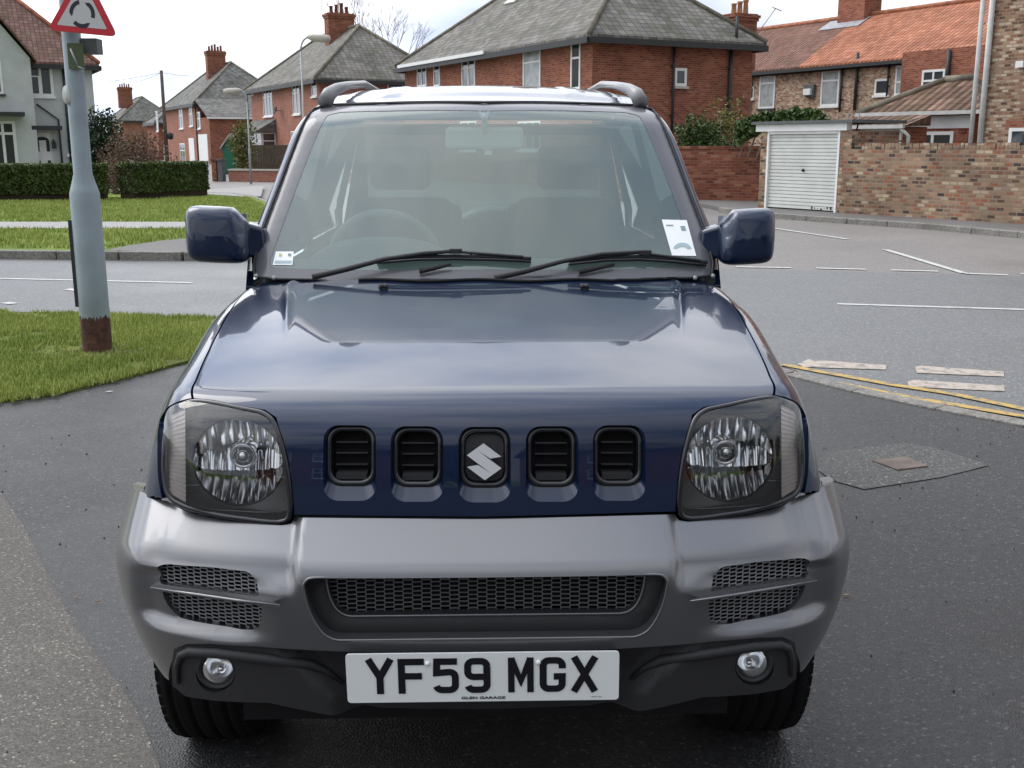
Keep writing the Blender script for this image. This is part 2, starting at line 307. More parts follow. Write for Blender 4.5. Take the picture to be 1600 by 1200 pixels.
def grassmat(name, a, b_, c_):
    m, t, b = newmat(name); N = t.nodes.new; K = t.links.new
    c = N('ShaderNodeTexCoord'); n = N('ShaderNodeTexNoise'); n.inputs['Scale'].default_value = 1.1; n.inputs['Detail'].default_value = 9; n.inputs['Roughness'].default_value = .68; K(c.outputs['Object'], n.inputs[0])
    r = N('ShaderNodeValToRGB'); e = r.color_ramp.elements; e[0].position = .3; e[0].color = (*a, 1); e[1].position = .72; e[1].color = (*c_, 1); q = e.new(.5); q.color = (*b_, 1); K(n.outputs[0], r.inputs[0])
    K(r.outputs[0], b.inputs['Base Color']); b.inputs['Roughness'].default_value = .9; b.inputs['Specular IOR Level'].default_value = .1
    n2 = N('ShaderNodeTexNoise'); n2.inputs['Scale'].default_value = 60; n2.inputs['Detail'].default_value = 4; K(c.outputs['Object'], n2.inputs[0]); bp = N('ShaderNodeBump'); bp.inputs['Strength'].default_value = .8; bp.inputs['Distance'].default_value = .03; K(n2.outputs[0], bp.inputs['Height']); K(bp.outputs[0], b.inputs['Normal'])
    return m
M_grass = grassmat('lawn', (.11, .17, .035), (.16, .24, .05), (.26, .30, .09))
M_soil = grassmat('verge_turf', (.09, .085, .035), (.15, .19, .045), (.24, .22, .09))
M_blade = leafmat('grass_blade', (.15, .23, .035), (.45, .48, .14), .6, 1.3)
M_hedge = leafmat('hedge_leaf', (.026, .048, .014), (.115, .155, .045), .5, 1.6)
M_hedgetop = leafmat('hedge_top_leaf', (.05, .08, .018), (.14, .18, .05), .5, 1.6)
M_twig = pmat('hedge_twig', (.035, .02, .012), .9)
M_ever = leafmat('evergreen_leaf', (.008, .02, .008), (.035, .06, .02), .5, 1.2)
M_brown = leafmat('brown_twigs', (.09, .055, .04), (.21, .145, .10), .8, 1.0)
M_ivy = leafmat('ivy_leaf', (.02, .045, .01), (.08, .13, .03), .45, 1.5)
M_yel = leafmat('winter_leaf', (.07, .09, .02), (.26, .25, .08), .6, 1.5)
M_bark = pmat('bark', (.24, .205, .18), .9, var=.3)
# ================================================================== the ground
def ground_sheet(name, pts, z, mat, kind='structure', px=True):
    mb = MB(); mb.sheet([G(*p) if px else p for p in pts], z); o = mb.build(name, mat); o['kind'] = kind; return o
mb = MB(); mb.sheet([(-600, -300), (600, -300), (600, 900), (-600, 900)], -.012); tag(mb.build('ground', M_grass), kind='structure')
mb = MB(); mb.sheet([(-120, -40), (120, -40), (120, 160), (-120, 160)], -.006); tag(mb.build('side_road', M_side), kind='structure')
# main road: from the near edge to the dashed line across the mouth of the side road
near = [G(0, 492), G(320, 502), G(700, 520), G(1040, 549), G(1225, 572), G(1290, 596), G(1400, 622), G(1600, 662)]
mb = MB()
a0 = near[0]+(near[0]-near[1])*25; a1 = near[-1]+(near[-1]-near[-2])*25
pl = [a0]+near+[a1]; far = [a0+np.array([0, 5.3, 0]), G(0, 403), G(290, 406), G(640, 411), G(1160, 420), G(1600, 431), G(1600, 431)+np.array([60, -14, 0])]
mb.sheet(pl+far[::-1], -.002); tag(mb.build('road', M_road), kind='structure')
# forecourt with its kerb edge, a real low step
edge = [G(-500, 640), G(0, 634), G(90, 622), G(180, 600), G(290, 572), G(420, 545), G(760, 540), G(1060, 560), G(1225, 590), G(1330, 617), G(1460, 645), G(1600, 672), G(1900, 735)]
mb = MB(); mb.sheet([(-40, edge[0][1]), *edge, (40, -1), (40, -30), (-40, -30)], .016); tag(mb.build('forecourt', M_fore), kind='structure')
# dropped kerb stones on the right
mb = MB(); kk = edge[7:]
for i in range(len(kk)-1):
    p, q = kk[i], kk[i+1]; d = q-p; L_ = np.linalg.norm(d); d /= L_; nrm = np.array([-d[1], d[0], 0]); n = max(1, int(round(L_/.9)))
    if nrm[1] < 0: nrm = -nrm
    for k in range(n):
        s0 = p+d*(L_*k/n+.004); mb.par(s0+np.array([0, 0, -.05]), d*(L_/n-.008), nrm*.13, (0, 0, .078))
tag(mb.build('kerb', M_kerb, bevel=.008), kind='structure')
# worn paler strip at the photo's left edge
mb = MB(); mb.sheet([G(-700, 700), G(-40, 735), G(0, 772), G(40, 832), G(75, 905), G(120, 990), G(165, 1050), G(215, 1120), G(250, 1205), G(270, 1400), G(-700, 1900)], .020)
tag(mb.build('worn_pavement', M_old), kind='structure')
# concrete patch and its cover
mb = MB(); mb.sheet([G(1292, 713), G(1414, 698), G(1470, 708), G(1545, 733), G(1470, 752), G(1350, 771), G(1300, 757), G(1270, 735)], .020); tag(mb.build('road_patch', M_patch), kind='structure')
t = thing('drain_cover', 'small rusty square cover set in the pale patch of the forecourt', 'drain cover', G(1405, 732))
mb = MB(); q = [G(1362, 727), G(1415, 721), G(1449, 736), G(1402, 742)]; mb.slab(q, .016, .0265); mb.build('cover_plate', M_iron, t)
# raised verge across the road, front edge a kerb
K0 = [(-80, 18.5), tuple(G(-400, 398)[:2]), tuple(G(0, 403)[:2]), tuple(G(290, 406)[:2]), (-1.9, 14.75), (-1.3, 15.4)]
side = [(-2.2, 18.5), (-4.2, 24), (-6.6, 31.2), (-7.6, 33.2), (-9.5, 34.2), (-13, 36.6), (-33, 76), (-80, 150)]
mb = MB(); mb.slab(K0+side+[(-160, 150), (-160, 18)], -.05, .10); tag(mb.build('grass_verge', M_grass), kind='structure')
mb = MB(); allk = [np.array((*p, 0.)) for p in K0+side[:6]]
for i in range(len(allk)-1):
    p, q = allk[i], allk[i+1]; d = q-p; L_ = np.linalg.norm(d); d /= L_; nrm = np.array([d[1], -d[0], 0]); n = max(1, int(round(L_/.91)))
    for k in range(n): mb.par(p+d*(L_*k/n+.006)+np.array([0, 0, -.04]), d*(L_/n-.012), nrm*.13, (0, 0, .158))
tag(mb.build('verge_kerb', M_kerb, bevel=.02), kind='structure')
z_ = .1
ground_sheet('footpath', [G(-500, 348, z_), G(0, 347, z_), G(410, 347, z_), G(520, 347, z_), G(520, 357, z_), G(410, 357, z_), G(0, 357, z_), G(-500, 358, z_)], .106, M_path, px=False)
ground_sheet('crossing', [G(165, 391, z_), G(200, 384, z_), G(255, 376, z_), G(300, 372, z_), G(400, 371, z_), G(520, 371, z_), G(520, 394, z_), G(290, 394, z_)], .104, M_pave, px=False)
ground_sheet('side_street', [G(318, 297, z_), G(395, 291, z_), G(412, 290.5, z_), G(408, 307, z_), G(380, 308, z_), G(318, 303, z_)], .108, M_path, px=False)
# pavement along the brick wall on the right
kr = [G(1130, 331), G(1207, 340), G(1330, 349), G(1460, 358), G(1600, 371), G(1900, 402)]
wl = [G(1080, 314), G(1183, 325), G(1306, 332), G(1600, 350), G(1900, 372)]
mb = MB(); mb.slab([p for p in kr]+[(60, 8), (60, 60), (wl[0][0]-.5, 60), (wl[0][0]-.5, wl[0][1])], -.05, .09); tag(mb.build('pavement', M_pave), kind='structure')
mb = MB()
for i in range(len(kr)-1):
    p, q = kr[i], kr[i+1]; d = q-p; L_ = np.linalg.norm(d); d /= L_; nrm = np.array([d[1], -d[0], 0]); n = max(1, int(round(L_/.91)))
    if nrm[1] > 0: nrm = -nrm
    for k in range(n): mb.par(p+d*(L_*k/n+.005)+np.array([0, 0, -.04]), d*(L_/n-.01), nrm*.14, (0, 0, .145))
tag(mb.build('pavement_kerb', M_kerb, bevel=.02), kind='structure')
# near verge on the left
vg = [G(-500, 478), G(0, 492), G(160, 497), G(320, 502), G(470, 512)]
lo = [G(420, 545), G(290, 572), G(180, 600), G(90, 622), G(0, 634), G(-500, 640)]
mb = MB(); mb.slab(vg+lo, -.03, .035); tag(mb.build('near_verge', M_soil), kind='structure')
# painted lines, each stripe its own marking
def strip(p, q, wid, mat, label, cat='road marking', grp='road markings', z=.003):
    p, q = np.array(p), np.array(q); d = q-p; d /= np.linalg.norm(d); n = np.array([-d[1], d[0], 0])*wid/2
    mb = MB(); mb.sheet([p-n, q-n, q+n, p+n], z); o = mb.build('road_marking', mat); tag(o, kind='structure'); return o
def poly(pts, mat, z=.003):
    mb = MB(); mb.sheet([G(*p) for p in pts], z); o = mb.build('road_marking', mat); tag(o, kind='structure'); return o
strip(G(-60, 434), G(300, 442), .09, M_lw, '')
strip(G(1308, 475), G(1900, 493), .09, M_lw, '')
for a, b in (((1076, 415), (1110, 416)), ((1150, 417), (1236, 418.5)), ((1275, 419), (1352, 421)), ((1392, 422), (1466, 424)), ((1595, 428), (1680, 430))): strip(G(*a), G(*b), .11, M_lw, '')
strip(G(1383, 390), G(1507, 427), .10, M_lw, '', z=.004); strip(G(1507, 427.5), G(1575, 430), .10, M_lw, '', z=.005)
strip(G(1205, 356), G(1325, 374), .10, M_lw, '', z=.004)
strip(G(105, 452), G(135, 456), .10, M_lw, '', z=.004); strip(G(8, 473), G(22, 475), .10, M_lw, '', z=.004)
poly([(1246, 569), (1262, 562), (1385, 571), (1384, 578), (1255, 574)], M_lp)
poly([(1430, 574), (1437, 572), (1568, 581), (1569, 589), (1432, 583)], M_lp)
poly([(1418, 597), (1428, 594), (1569, 603), (1570, 612), (1420, 605)], M_lp)
for off, ys in ((0, [(1222, 570), (1290, 583), (1400, 603), (1480, 615), (1600, 640)]), (1, [(1228, 582), (1290, 596), (1400, 618), (1480, 632), (1600, 652)])):
    pts = [G(*p) for p in ys]+[G(1800, 684+off*14)]
    for i in range(len(pts)-1): strip(pts[i], pts[i+1], .075, M_ly, '', z=.005+off*.0015+.0004*i)
# grass blades
def blades(poly2, n, h, z, name, mat, wid=.004, holes=(), thin=.1):
    P = np.array([p[:2] for p in poly2]); lo_, hi_ = P.min(0), P.max(0); Q = RNG.random((n*3, 2))*(hi_-lo_)+lo_; Q = Q[inpoly(Q, P)]
    for hp in holes: Q = Q[~inpoly(Q, np.array([p[:2] for p in hp]))]
    Q = Q[np.array([mnoise.noise((x*1.7, y*1.7, z)) + .5*mnoise.noise((x*6, y*6, z+4)) for x, y in Q]) < thin+RNG.random(len(Q))*.5]
    Q = Q[:n]; m = len(Q)
    a = RNG.random(m)*6.283; ln = RNG.random(m)*.6; hh = h*(.4+RNG.random(m)*.9); dx = np.stack([np.cos(a), np.sin(a)], 1); wv = np.stack([-np.sin(a), np.cos(a)], 1)*wid
    b = np.concatenate([Q, np.full((m, 1), z)], 1); V = np.zeros((m, 3, 3)); V[:, 0] = b; V[:, 0, :2] -= wv; V[:, 1] = b; V[:, 1, :2] += wv; V[:, 2] = b; V[:, 2, :2] += dx*(hh*ln)[:, None]; V[:, 2, 2] += hh
    return tag(nmesh(name, V.reshape(-1, 3), np.arange(3*m).reshape(-1, 3), mat, smooth=False), kind='stuff')
def res_(P):
    o = []
    for a, b in zip(P[:-1], P[1:]): o += [a+(b-a)*k/8 for k in range(8)]
    return o+[P[-1]]
def inpoly(Q, P):
    x, y = Q[:, 0], Q[:, 1]; r = np.zeros(len(Q), bool); n = len(P)
    for i in range(n):
        x1, y1 = P[i]; x2, y2 = P[(i+1) % n]
        if y1 == y2: continue
        r ^= ((y1 > y) != (y2 > y)) & (x < (x2-x1)*(y-y1)/(y2-y1)+x1)
    return r
vv = [G(-60, 491), G(0, 492), G(160, 497), G(320, 502), G(470, 512)]; ll = [G(420, 547), G(290, 575), G(240, 586), G(180, 604), G(120, 615), G(90, 626), G(0, 638), G(-60, 640)]
o = blades(vv+[p+np.array([0, .05*math.sin(i*2.3), 0]) for i, p in enumerate(res_(ll))], 62000, .038, .033, 'mown_grass', M_blade, .0045); tag(o, 'short green turf with yellowing tips along the forecourt edge', 'grass')
PATHP = [G(-500, 346.5, z_), G(520, 346.5, z_), G(520, 357.5, z_), G(-500, 358.5, z_)]; CROSSP = [G(160, 392, z_), G(200, 383.5, z_), G(255, 375.5, z_), G(300, 371.5, z_), G(520, 370.5, z_), G(520, 398, z_), G(160, 398, z_)]
ga = [(-13.8, 30.4), (-12, 17.2), (-6.7, 15.4), (-3.8, 15.1), (-2.2, 15.6), (-3, 19), (-6.6, 30.7)]
o = blades(ga, 60000, .06, .1, 'lawn_grass', M_blade, .010, [PATHP, CROSSP]); tag(o, 'mown green lawn of the verge across the road', 'grass')
# ================================================================== buildings
class Wall:
    """vertical wall plane through O along unit direction d (plan), n = outward normal (towards the viewer)"""
    def __init__(s, O, d):
        s.O = np.array([O[0], O[1], 0.]); s.d = np.array([d[0], d[1], 0.]); s.d /= np.linalg.norm(s.d)
        s.n = np.array([s.d[1], -s.d[0], 0.])
        if np.dot(s.n, EYE-s.O) < 0: s.n = -s.n
    def px(s, x, y):
        r = ray(x, y); t = np.dot(s.O-EYE, s.n)/np.dot(r, s.n); p = EYE+r*t; return float(np.dot(p-s.O, s.d)), float(p[2])
    def P(s, u, z, out=0.): return s.O+s.d*u+np.array([0, 0, z])+s.n*out
    def bar(s, mb, u0, u1, z0, z1, o0, o1): mb.par(s.P(min(u0, u1), min(z0, z1), o0), s.d*abs(u1-u0), (0, 0, abs(z1-z0)), s.n*(o1-o0))
def window(parent, W, x0, y0, x1, y1, cols=(1,), rows=(1,), frame=None, glass=None, sill=True, fw=.07, lintel=None, size=None, dep=.0):
    frame = frame or M_white; glass = glass or M_winglass
    if size: u0, z1, u1, z0 = size
    else: u0, z1 = W.px(x0, y0); u1, z0 = W.px(x1, y1)
    if u0 > u1: u0, u1 = u1, u0
    if abs(z1-z0) < .1 or u1-u0 < .1: return
    mb = MB(); f0, f1 = -.02+dep, .035+dep
    W.bar(mb, u0, u1, z1-fw, z1, f0, f1); W.bar(mb, u0, u1, z0, z0+fw, f0, f1); W.bar(mb, u0, u0+fw, z0+fw, z1-fw, f0, f1); W.bar(mb, u1-fw, u1, z0+fw, z1-fw, f0, f1)
    cs = np.cumsum(cols)/sum(cols); rs = np.cumsum(rows)/sum(rows)
    for c in cs[:-1]: W.bar(mb, u0+(u1-u0)*c-fw*.45, u0+(u1-u0)*c+fw*.45, z0+fw, z1-fw, f0, f1-.003)
    for r in rs[:-1]: W.bar(mb, u0+fw, u1-fw, z1-(z1-z0)*r-fw*.45, z1-(z1-z0)*r+fw*.45, f0, f1-.006)
    fr = mb.build('window', frame, parent)
    mb = MB(); W.bar(mb, u0+fw*.7, u1-fw*.7, z0+fw*.7, z1-fw*.7, f0+.01, f0+.03); mb.build('pane', glass, fr)
    if sill: mb = MB(); W.bar(mb, u0-.06, u1+.06, z0-.09, z0-.002, -.02, .10); mb.build('sill', frame if sill is True else sill, fr)
    if lintel: mb = MB(); W.bar(mb, u0-.1, u1+.1, z1+.004, z1+.2, -.02, .012); mb.build('lintel', lintel, fr)
    return fr
def chimney(parent, p, w=.9, d=.6, h=1.3, pots=4, mat=None, dr=None, name='chimney', potmat=None):
    dr = dr if dr is not None else D1; a = np.array([dr[0], dr[1], 0.]); b = np.array([a[1], -a[0], 0.]); p = np.array(p, float)
    mb = MB()
    def blk(ww, dd, z0, z1): mb.par(p-a*ww/2-b*dd/2+np.array([0, 0, z0]), a*ww, b*dd, (0, 0, z1-z0))
    blk(w, d, -1.2, h*.72); blk(w+.1, d+.1, h*.72+.002, h*.84); blk(w+.2, d+.2, h*.84+.002, h*.95); blk(w+.04, d+.04, h*.95+.002, h)
    c = mb.build(name, mat or M_red, parent)
    for i in range(pots):
        mb = MB(); q = p+a*(w*.8)*((i+.5)/pots-.5); hh = .42+.1*((i*7) % 3)
        mb.lathe([(.12, 0), (.115, .08), (.095, hh*.8), (.12, hh*.85), (.12, hh), (.08, hh)], q+np.array([0, 0, h]), (0, 0, 1), 10); mb.build('chimney_pot', potmat or M_pot, c)
    return c
def aerial(parent, p, h=1.6, n=5, ln=.9, ang=0.3):
    mb = MB(); p = np.array(p, float); mb.tube([p, p+(0, 0, h)], .018, 5); a = np.array([math.cos(ang), math.sin(ang), 0]); b = np.array([-a[1], a[0], 0])
    mb.tube([p+(0, 0, h-.05)-a*ln/2, p+(0, 0, h-.05)+a*ln/2], .012, 4)
    for i in range(n): q = p+(0, 0, h-.05)+a*ln*((i+.5)/n-.5); mb.tube([q-b*.2, q+b*.2], .008, 4)
    return mb.build('aerial', M_aerial, parent)
def roof(parent, O, a, A, b, B, H, rh, mat, kind='hip', over=.35, ridge=M_ridge, edge=M_dark, hipdepth=None):
    """O near corner; a/b unit plan directions along the two seen walls; ridge runs along a"""
    O = np.array([O[0], O[1], 0.]); a = np.array([*a, 0.]); b = np.array([*b, 0.]); o_ = O-a*over-b*over; LA, LB = A+2*over, B+2*over
    c = [o_, o_+a*LA, o_+a*LA+b*LB, o_+b*LB]; z = np.array([0, 0, H]); c = [p+z for p in c]; hd = (LB/2 if hipdepth is None else hipdepth) if kind == 'hip' else 0.0
    r0 = o_+b*LB/2+a*hd+(0, 0, H+rh); r1 = o_+b*LB/2+a*(LA-hd)+(0, 0, H+rh)
    th = np.array([0, 0, -.12]); mb = MB(); v = c+[r0, r1]; vv = v+[p+th for p in v]
    F = [(0, 1, 5, 4), (1, 2, 5), (2, 3, 4, 5), (3, 0, 4)]; cen = sum(c)/4-(0, 0, 3)
    def orient(f, vs):
        p = [np.array(vs[i]) for i in f]; n = np.cross(p[1]-p[0], p[2]-p[0]); return f if np.dot(n, p[0]-cen) > 0 else f[::-1]
    mb.add(vv, [orient(f, vv) for f in F]+[tuple(reversed(orient(tuple(i+6 for i in f), vv))) for f in F]+[(i, (i+1) % 4, (i+1) % 4+6, i+6) for i in range(4)])
    rf = mb.build('roof', mat, parent)
    mb = MB(); up = np.array([0, 0, .03])
    mb.tube([r0+up, r1+up], .11, 6)
    if kind == 'hip':
        for p, q in ((c[0], r0), (c[3], r0), (c[1], r1), (c[2], r1)): mb.tube([p+up, q+up], .10, 6)
    mb.build('ridge_tiles', ridge, rf)
    mb = MB()
    for p, q, nrm in ((c[0], c[1], -b), (c[0], c[3], -a), (c[3], c[2], b), (c[1], c[2], a)):
        if kind != 'hip' and nrm is not None and abs(np.dot(nrm, a)) > .5: continue
        d = (q-p)/np.linalg.norm(q-p); mb.par(p+(0, 0, -.30)-nrm*.0, q-p, nrm*.10, (0, 0, .20))
    mb.build('gutter', edge, rf)
    return rf, r0, r1, c
def shell(parent, O, a, A, b, B, H, mat, z0=-.1):
    O3 = np.array([O[0], O[1], z0]); mb = MB(); mb.par(O3, np.array([*a, 0.])*A, np.array([*b, 0.])*B, (0, 0, H-z0)); return mb.build('wall', mat, parent)
def pipe(parent, W, x, y0, y1, mat=M_dark, r=.05, name='drainpipe', zs=None):
    u, z0 = W.px(x, y0); _, z1 = W.px(x, y1) if zs is None else (0, zs)
    mb = MB(); mb.tube([W.P(u, z1, .09), W.P(u, z0, .09)], r, 8)
    for k in range(1, 4): z = z1+(z0-z1)*k/4; W.bar(mb, u-.07, u+.07, z, z+.05, 0, .10)
    return mb.build(name, mat, parent)
def dist(p, q): return float(np.linalg.norm(np.array(p)[:2]-np.array(q)[:2]))
d1, d2 = tuple(D1), tuple(D2)
HE = 5.2
# ---- big red brick hipped house behind the car
O = G(921, 52, HE)[:2]; O = O+.35*(D1+D2)
t = thing('brick_house', 'large red brick hip-roofed house right behind the car roof, small square window in its side', 'house', (*O, 0), 'red brick houses along the side street')
A, B = 17.0, 6.95
shell(t, O, d1, A, d2, B, HE, M_red)
rf, r0, r1, c = roof(t, O, d1, A, d2, B, HE, 3.0, M_slate2)
WL, WR = Wall(O, D1), Wall(O, D2)
window(t, WL, 893, 65, 907, 139, (1,), (.35, .65), sill=True, fw=.08)
window(t, WL, 818, 76, 845, 139, (1,), (.35, .65), glass=M_curtain)
window(t, WL, 722, 91, 743, 135, (1, 1), (.35, .65)); window(t, WL, 678, 99, 688, 134, (1,), (.35, .65)); window(t, WL, 652, 103, 667, 134, (1, 1), (.35, .65))
window(t, WR, 1054, 106, 1072, 135, (1,), (1,), sill=M_stone, fw=.1)
window(t, WL, 810, 190, 845, 235, (1, 1, 1), (.35, .65)); window(t, WL, 720, 190, 745, 235, (1, 1), (.35, .65))
pipe(t, WR, 1052, 66, 220, M_dark, .05); pipe(t, WR, 1141, 66, 230, M_dark, .07)
u, z = WR.px(1150, 40); mb = MB(); mb.tube([WR.P(u-.05, 5.0, .12), WR.P(u-.05, 6.1, .12)], .06, 8); mb.build('soil_pipe', M_dark, t)
mb = MB(); p0, p1 = WL.px(636, 100), WL.px(772, 78)
WL.bar(mb, p0[0], p1[0], HE-.12, HE+.02, .452, .50); mb.build('fascia_board', M_white, rf)
chimney(t, r0*.25+r1*.75-(0, 0, .1), 1.2, .7, 1.3, 4, M_red)
ch = chimney(t, r0*.93+r1*.07-(0, 0, .15), 1.1, .6, .35, 0, M_red)
# skylight flashings high on the roof slope
for fx, fy in ((.42, .72), (.63, .78)):
    p = np.array([*O, 0])+np.array([*D1, 0])*(A*fx); n_ = np.array([*D2, 0]); s_ = (n_*(B/2+.35)+np.array([0, 0, 3.0])); q = p-n_*.35+(0, 0, HE)+s_*fy; s_ = s_/np.linalg.norm(s_); nn = np.cross(np.array([*D1, 0]), s_); nn = nn if nn[2] > 0 else -nn
    mb = MB(); mb.par(q+nn*.02, np.array([*D1, 0])*1.0, s_*.7, nn*.07); mb.build('skylight', M_whitedirty, rf)
# ---- middle semi with chimney
O2 = G(492, 121, HE)[:2]+.35*(D1+D2)
t = thing('brick_house', 'red brick house with broad chimney and small canopied bay, left of the car roof', 'house', (*O2, 0), 'red brick houses along the side street')
A2 = 15.0; B2 = 7.6
shell(t, O2, d1, A2, d2, B2, HE, M_redpink)
rf, r0, r1, c = roof(t, O2, d1, A2, d2, B2, HE, 3.3, M_slate2)
WL, WR = Wall(O2, D1), Wall(O2, D2)
window(t, WL, 411, 140, 427, 181, (1, 1, 1), (.3, .7)); window(t, WL, 457, 132, 470, 178, (1, 1), (.3, .7)); window(t, WL, 487, 127, 496, 150, (1,), (.4, .6))
window(t, WR, 605, 127, 630, 145, (1,), (1,)); window(t, WL, 455, 205, 470, 245, (1, 1), (.3, .7))
pipe(t, WL, 388, 145, 255, M_dark, .05)
# bay with a slate canopy
b0, b1 = WL.px(399, 208)[0], WL.px(430, 208)[0]; bz0, bz1 = WL.px(415, 249)[1], WL.px(415, 208)[1]; b0, b1 = sorted((b0, b1)); bz0 = max(bz0, .5)
mb = MB(); WL.bar(mb, b0, b1, 0, bz0, 0, .9); mb.build('bay_wall', M_redpink, t)
WB = Wall(WL.P(0, 0, .9)[:2], D1); WS = Wall(WL.P(b0, 0, 0)[:2], WL.n[:2])
mb = MB(); WL.bar(mb, b0, b1, bz0, bz1, 0, .86); mb.build('bay_room', M_winglass, t)
window(t, WB, 0, 0, 0, 0, (1, 1, 1, 1), (.3, .7), size=(b0, bz1, b1, bz0)); window(t, WS, 0, 0, 0, 0, (1,), (.3, .7), size=(.0, bz1, .86, bz0), glass=M_winglass)
mb = MB(); mb.prism([WL.P(b0-.35, bz1+.02, 1.3), WL.P(b0-.35, bz1+.1, 1.3), WL.P(b0-.35, bz1+.85, 0), WL.P(b0-.35, bz1+.02, 0)], WL.d*(b1-b0+.7)); mb.build('bay_canopy', M_slate, t)
u, z = WL.px(440, 173); mb = MB(); mb.lathe([(0, .0), (.2, .03), (.27, .1), (.26, .11), (.19, .05), (0, .02)], WL.P(u, z, .35), WL.n+(0, 0, .4), 16); mb.tube([WL.P(u, z, 0), WL.P(u, z, .36)], .02, 5); mb.build('satellite_dish', M_dark, t)
u, z = WL.px(396, 146); mb = MB(); WL.bar(mb, u-.12, u+.12, z-.17, z+.1, 0, .1); mb.build('alarm_box', M_white, t)
cm = chimney(t, AY(531, 64, (r0[1]*.72+r1[1]*.28))*[1, 1, 0]+(0, 0, r0[2]-.25), 1.65, .8, 1.15, 4, M_red, potmat=M_redwall, dr=D2)
cp = np.array(cm.data.vertices[0].co)
q = AY(531, 64, (r0[1]*.72+r1[1]*.28)); aerial(t, (q[0], q[1], r0[2]+.8), 3.2, 6, 1.0, .2); aerial(t, (q[0]-1.1, q[1]+.4, r0[2]+.6), 3.0, 2, .3, .2)
# ---- third semi along the street with lower extension
O3 = G(303, 161, HE)[:2]+.3*(D1+D2)
t = thing('brick_house', 'pinkish brick house with a low slate-roofed side extension, behind the telegraph pole', 'house', (*O3, 0), 'red brick houses along the side street')
A3 = 15.5; B3 = 8.5
shell(t, O3, d1, A3, d2, B3, HE, M_redpink)
rf, r0, r1, c = roof(t, O3, d1, A3, d2, B3, HE, 3.9, M_slate)
WL, WR = Wall(O3, D1), Wall(O3, D2)
for x0, x1, y0, y1 in ((243, 248, 174, 205), (254, 259, 173, 203), (279, 287, 170, 201), (295, 302, 168, 197)): window(t, WL, x0, y0, x1, y1, (1, 1) if x1-x0 > 6 else (1,), (.35, .65), fw=.1)
window(t, WL, 281, 224, 291, 256, (1, 1), (.35, .65), fw=.1); window(t, WL, 256, 226, 263, 254, (1,), (.35, .65), fw=.1)
u0 = WL.px(296, 225)[0]; u1 = WL.px(304, 225)[0]; mb = MB(); WL.bar(mb, u0, u1, 0, 2.2, 0, .06); mb.build('door', M_white, t)
X3 = O3-D1*4.6; shell(t, X3, d1, 4.6, d2, 6.5, 3.9, M_red)
mb = MB(); a_ = np.array([*D1, 0]); b_ = np.array([*D2, 0]); X = np.array([*X3, 0])
mb.prism([X-a_*.25-b_*.2+(0, 0, 3.82), X+a_*4.6-b_*.2+(0, 0, 5.5), X+a_*4.6-b_*.2+(0, 0, 5.62), X-a_*.25-b_*.2+(0, 0, 3.96)], b_*6.9); mb.build('extension_roof', M_slate, t)
mb = MB(); mb.par(X-a_*.36-b_*.2+(0, 0, 3.76), b_*6.9, a_*.1, (0, 0, .16)); mb.build('gutter', M_white, t)
WX = Wall(X3, D1); window(t, WX, 308, 175, 314, 201, (1,), (.4, .6), fw=.1)
u0, u1 = WX.px(311, 225)[0], WX.px(325, 225)[0]; mb = MB(); WX.bar(mb, u0, u1, 0, 2.5, 0, .05); mb.build('garage_door', M_white, t)
pipe(t, WX, 306, 160, 255, M_dark, .06)
q = AY(338, 118, r0[1]*.8+r1[1]*.2); chimney(t, (q[0], q[1], r0[2]-.4), 1.7, .9, 1.5, 5, M_red, potmat=M_red, dr=D2); aerial(t, (q[0]-1, q[1], r0[2]+1), 3, 5, 1.0)
# ---- farthest pair
for (ax, ay, px0, cx, lab, B4, AA) in ((262, 185, 60, 193, 'farthest brick house, hipped grey roof and red chimney beside the pale house corner', 8, 14), (292, 186, 60, None, 'far low house with dark slate roof and orange brick wall behind the brown shrub', 6.5, 7)):
    O4 = G(ax, ay, HE if cx else 4.4)[:2] if cx else G(246, 190, 4.1)[:2]
    if cx: O4 = G(188, 188, HE)[:2]
    H4 = HE if cx else 4.0
    t = thing('brick_house', lab, 'house', (*O4, 0)); shell(t, O4, d1, AA, d2, B4, H4, M_redpink if cx else M_red)
    rf, r0, r1, c = roof(t, O4, d1, AA, d2, B4, H4, 3.6 if cx else 2.6, M_slate)
    W4 = Wall(O4, D1)
    if cx:
        q = AY(195, 146, r0[1]); chimney(t, (q[0], q[1], r0[2]-.5), 2.0, 1.0, 1.9, 5, M_red, potmat=M_red, dr=D2); aerial(t, (q[0]+1, q[1], r0[2]+1.5), 3, 5, 1.2)
    for (u0, u1) in (((1.2, 2.6), (4.2, 5.6)) if cx else ()): window(t, W4, 0, 0, 0, 0, (1, 1), (.4, .6), size=(u0, 2.2, u1, .9), fw=.1); window(t, W4, 0, 0, 0, 0, (1, 1), (.4, .6), size=(u0, H4-.5, u1, H4-1.6), fw=.1)
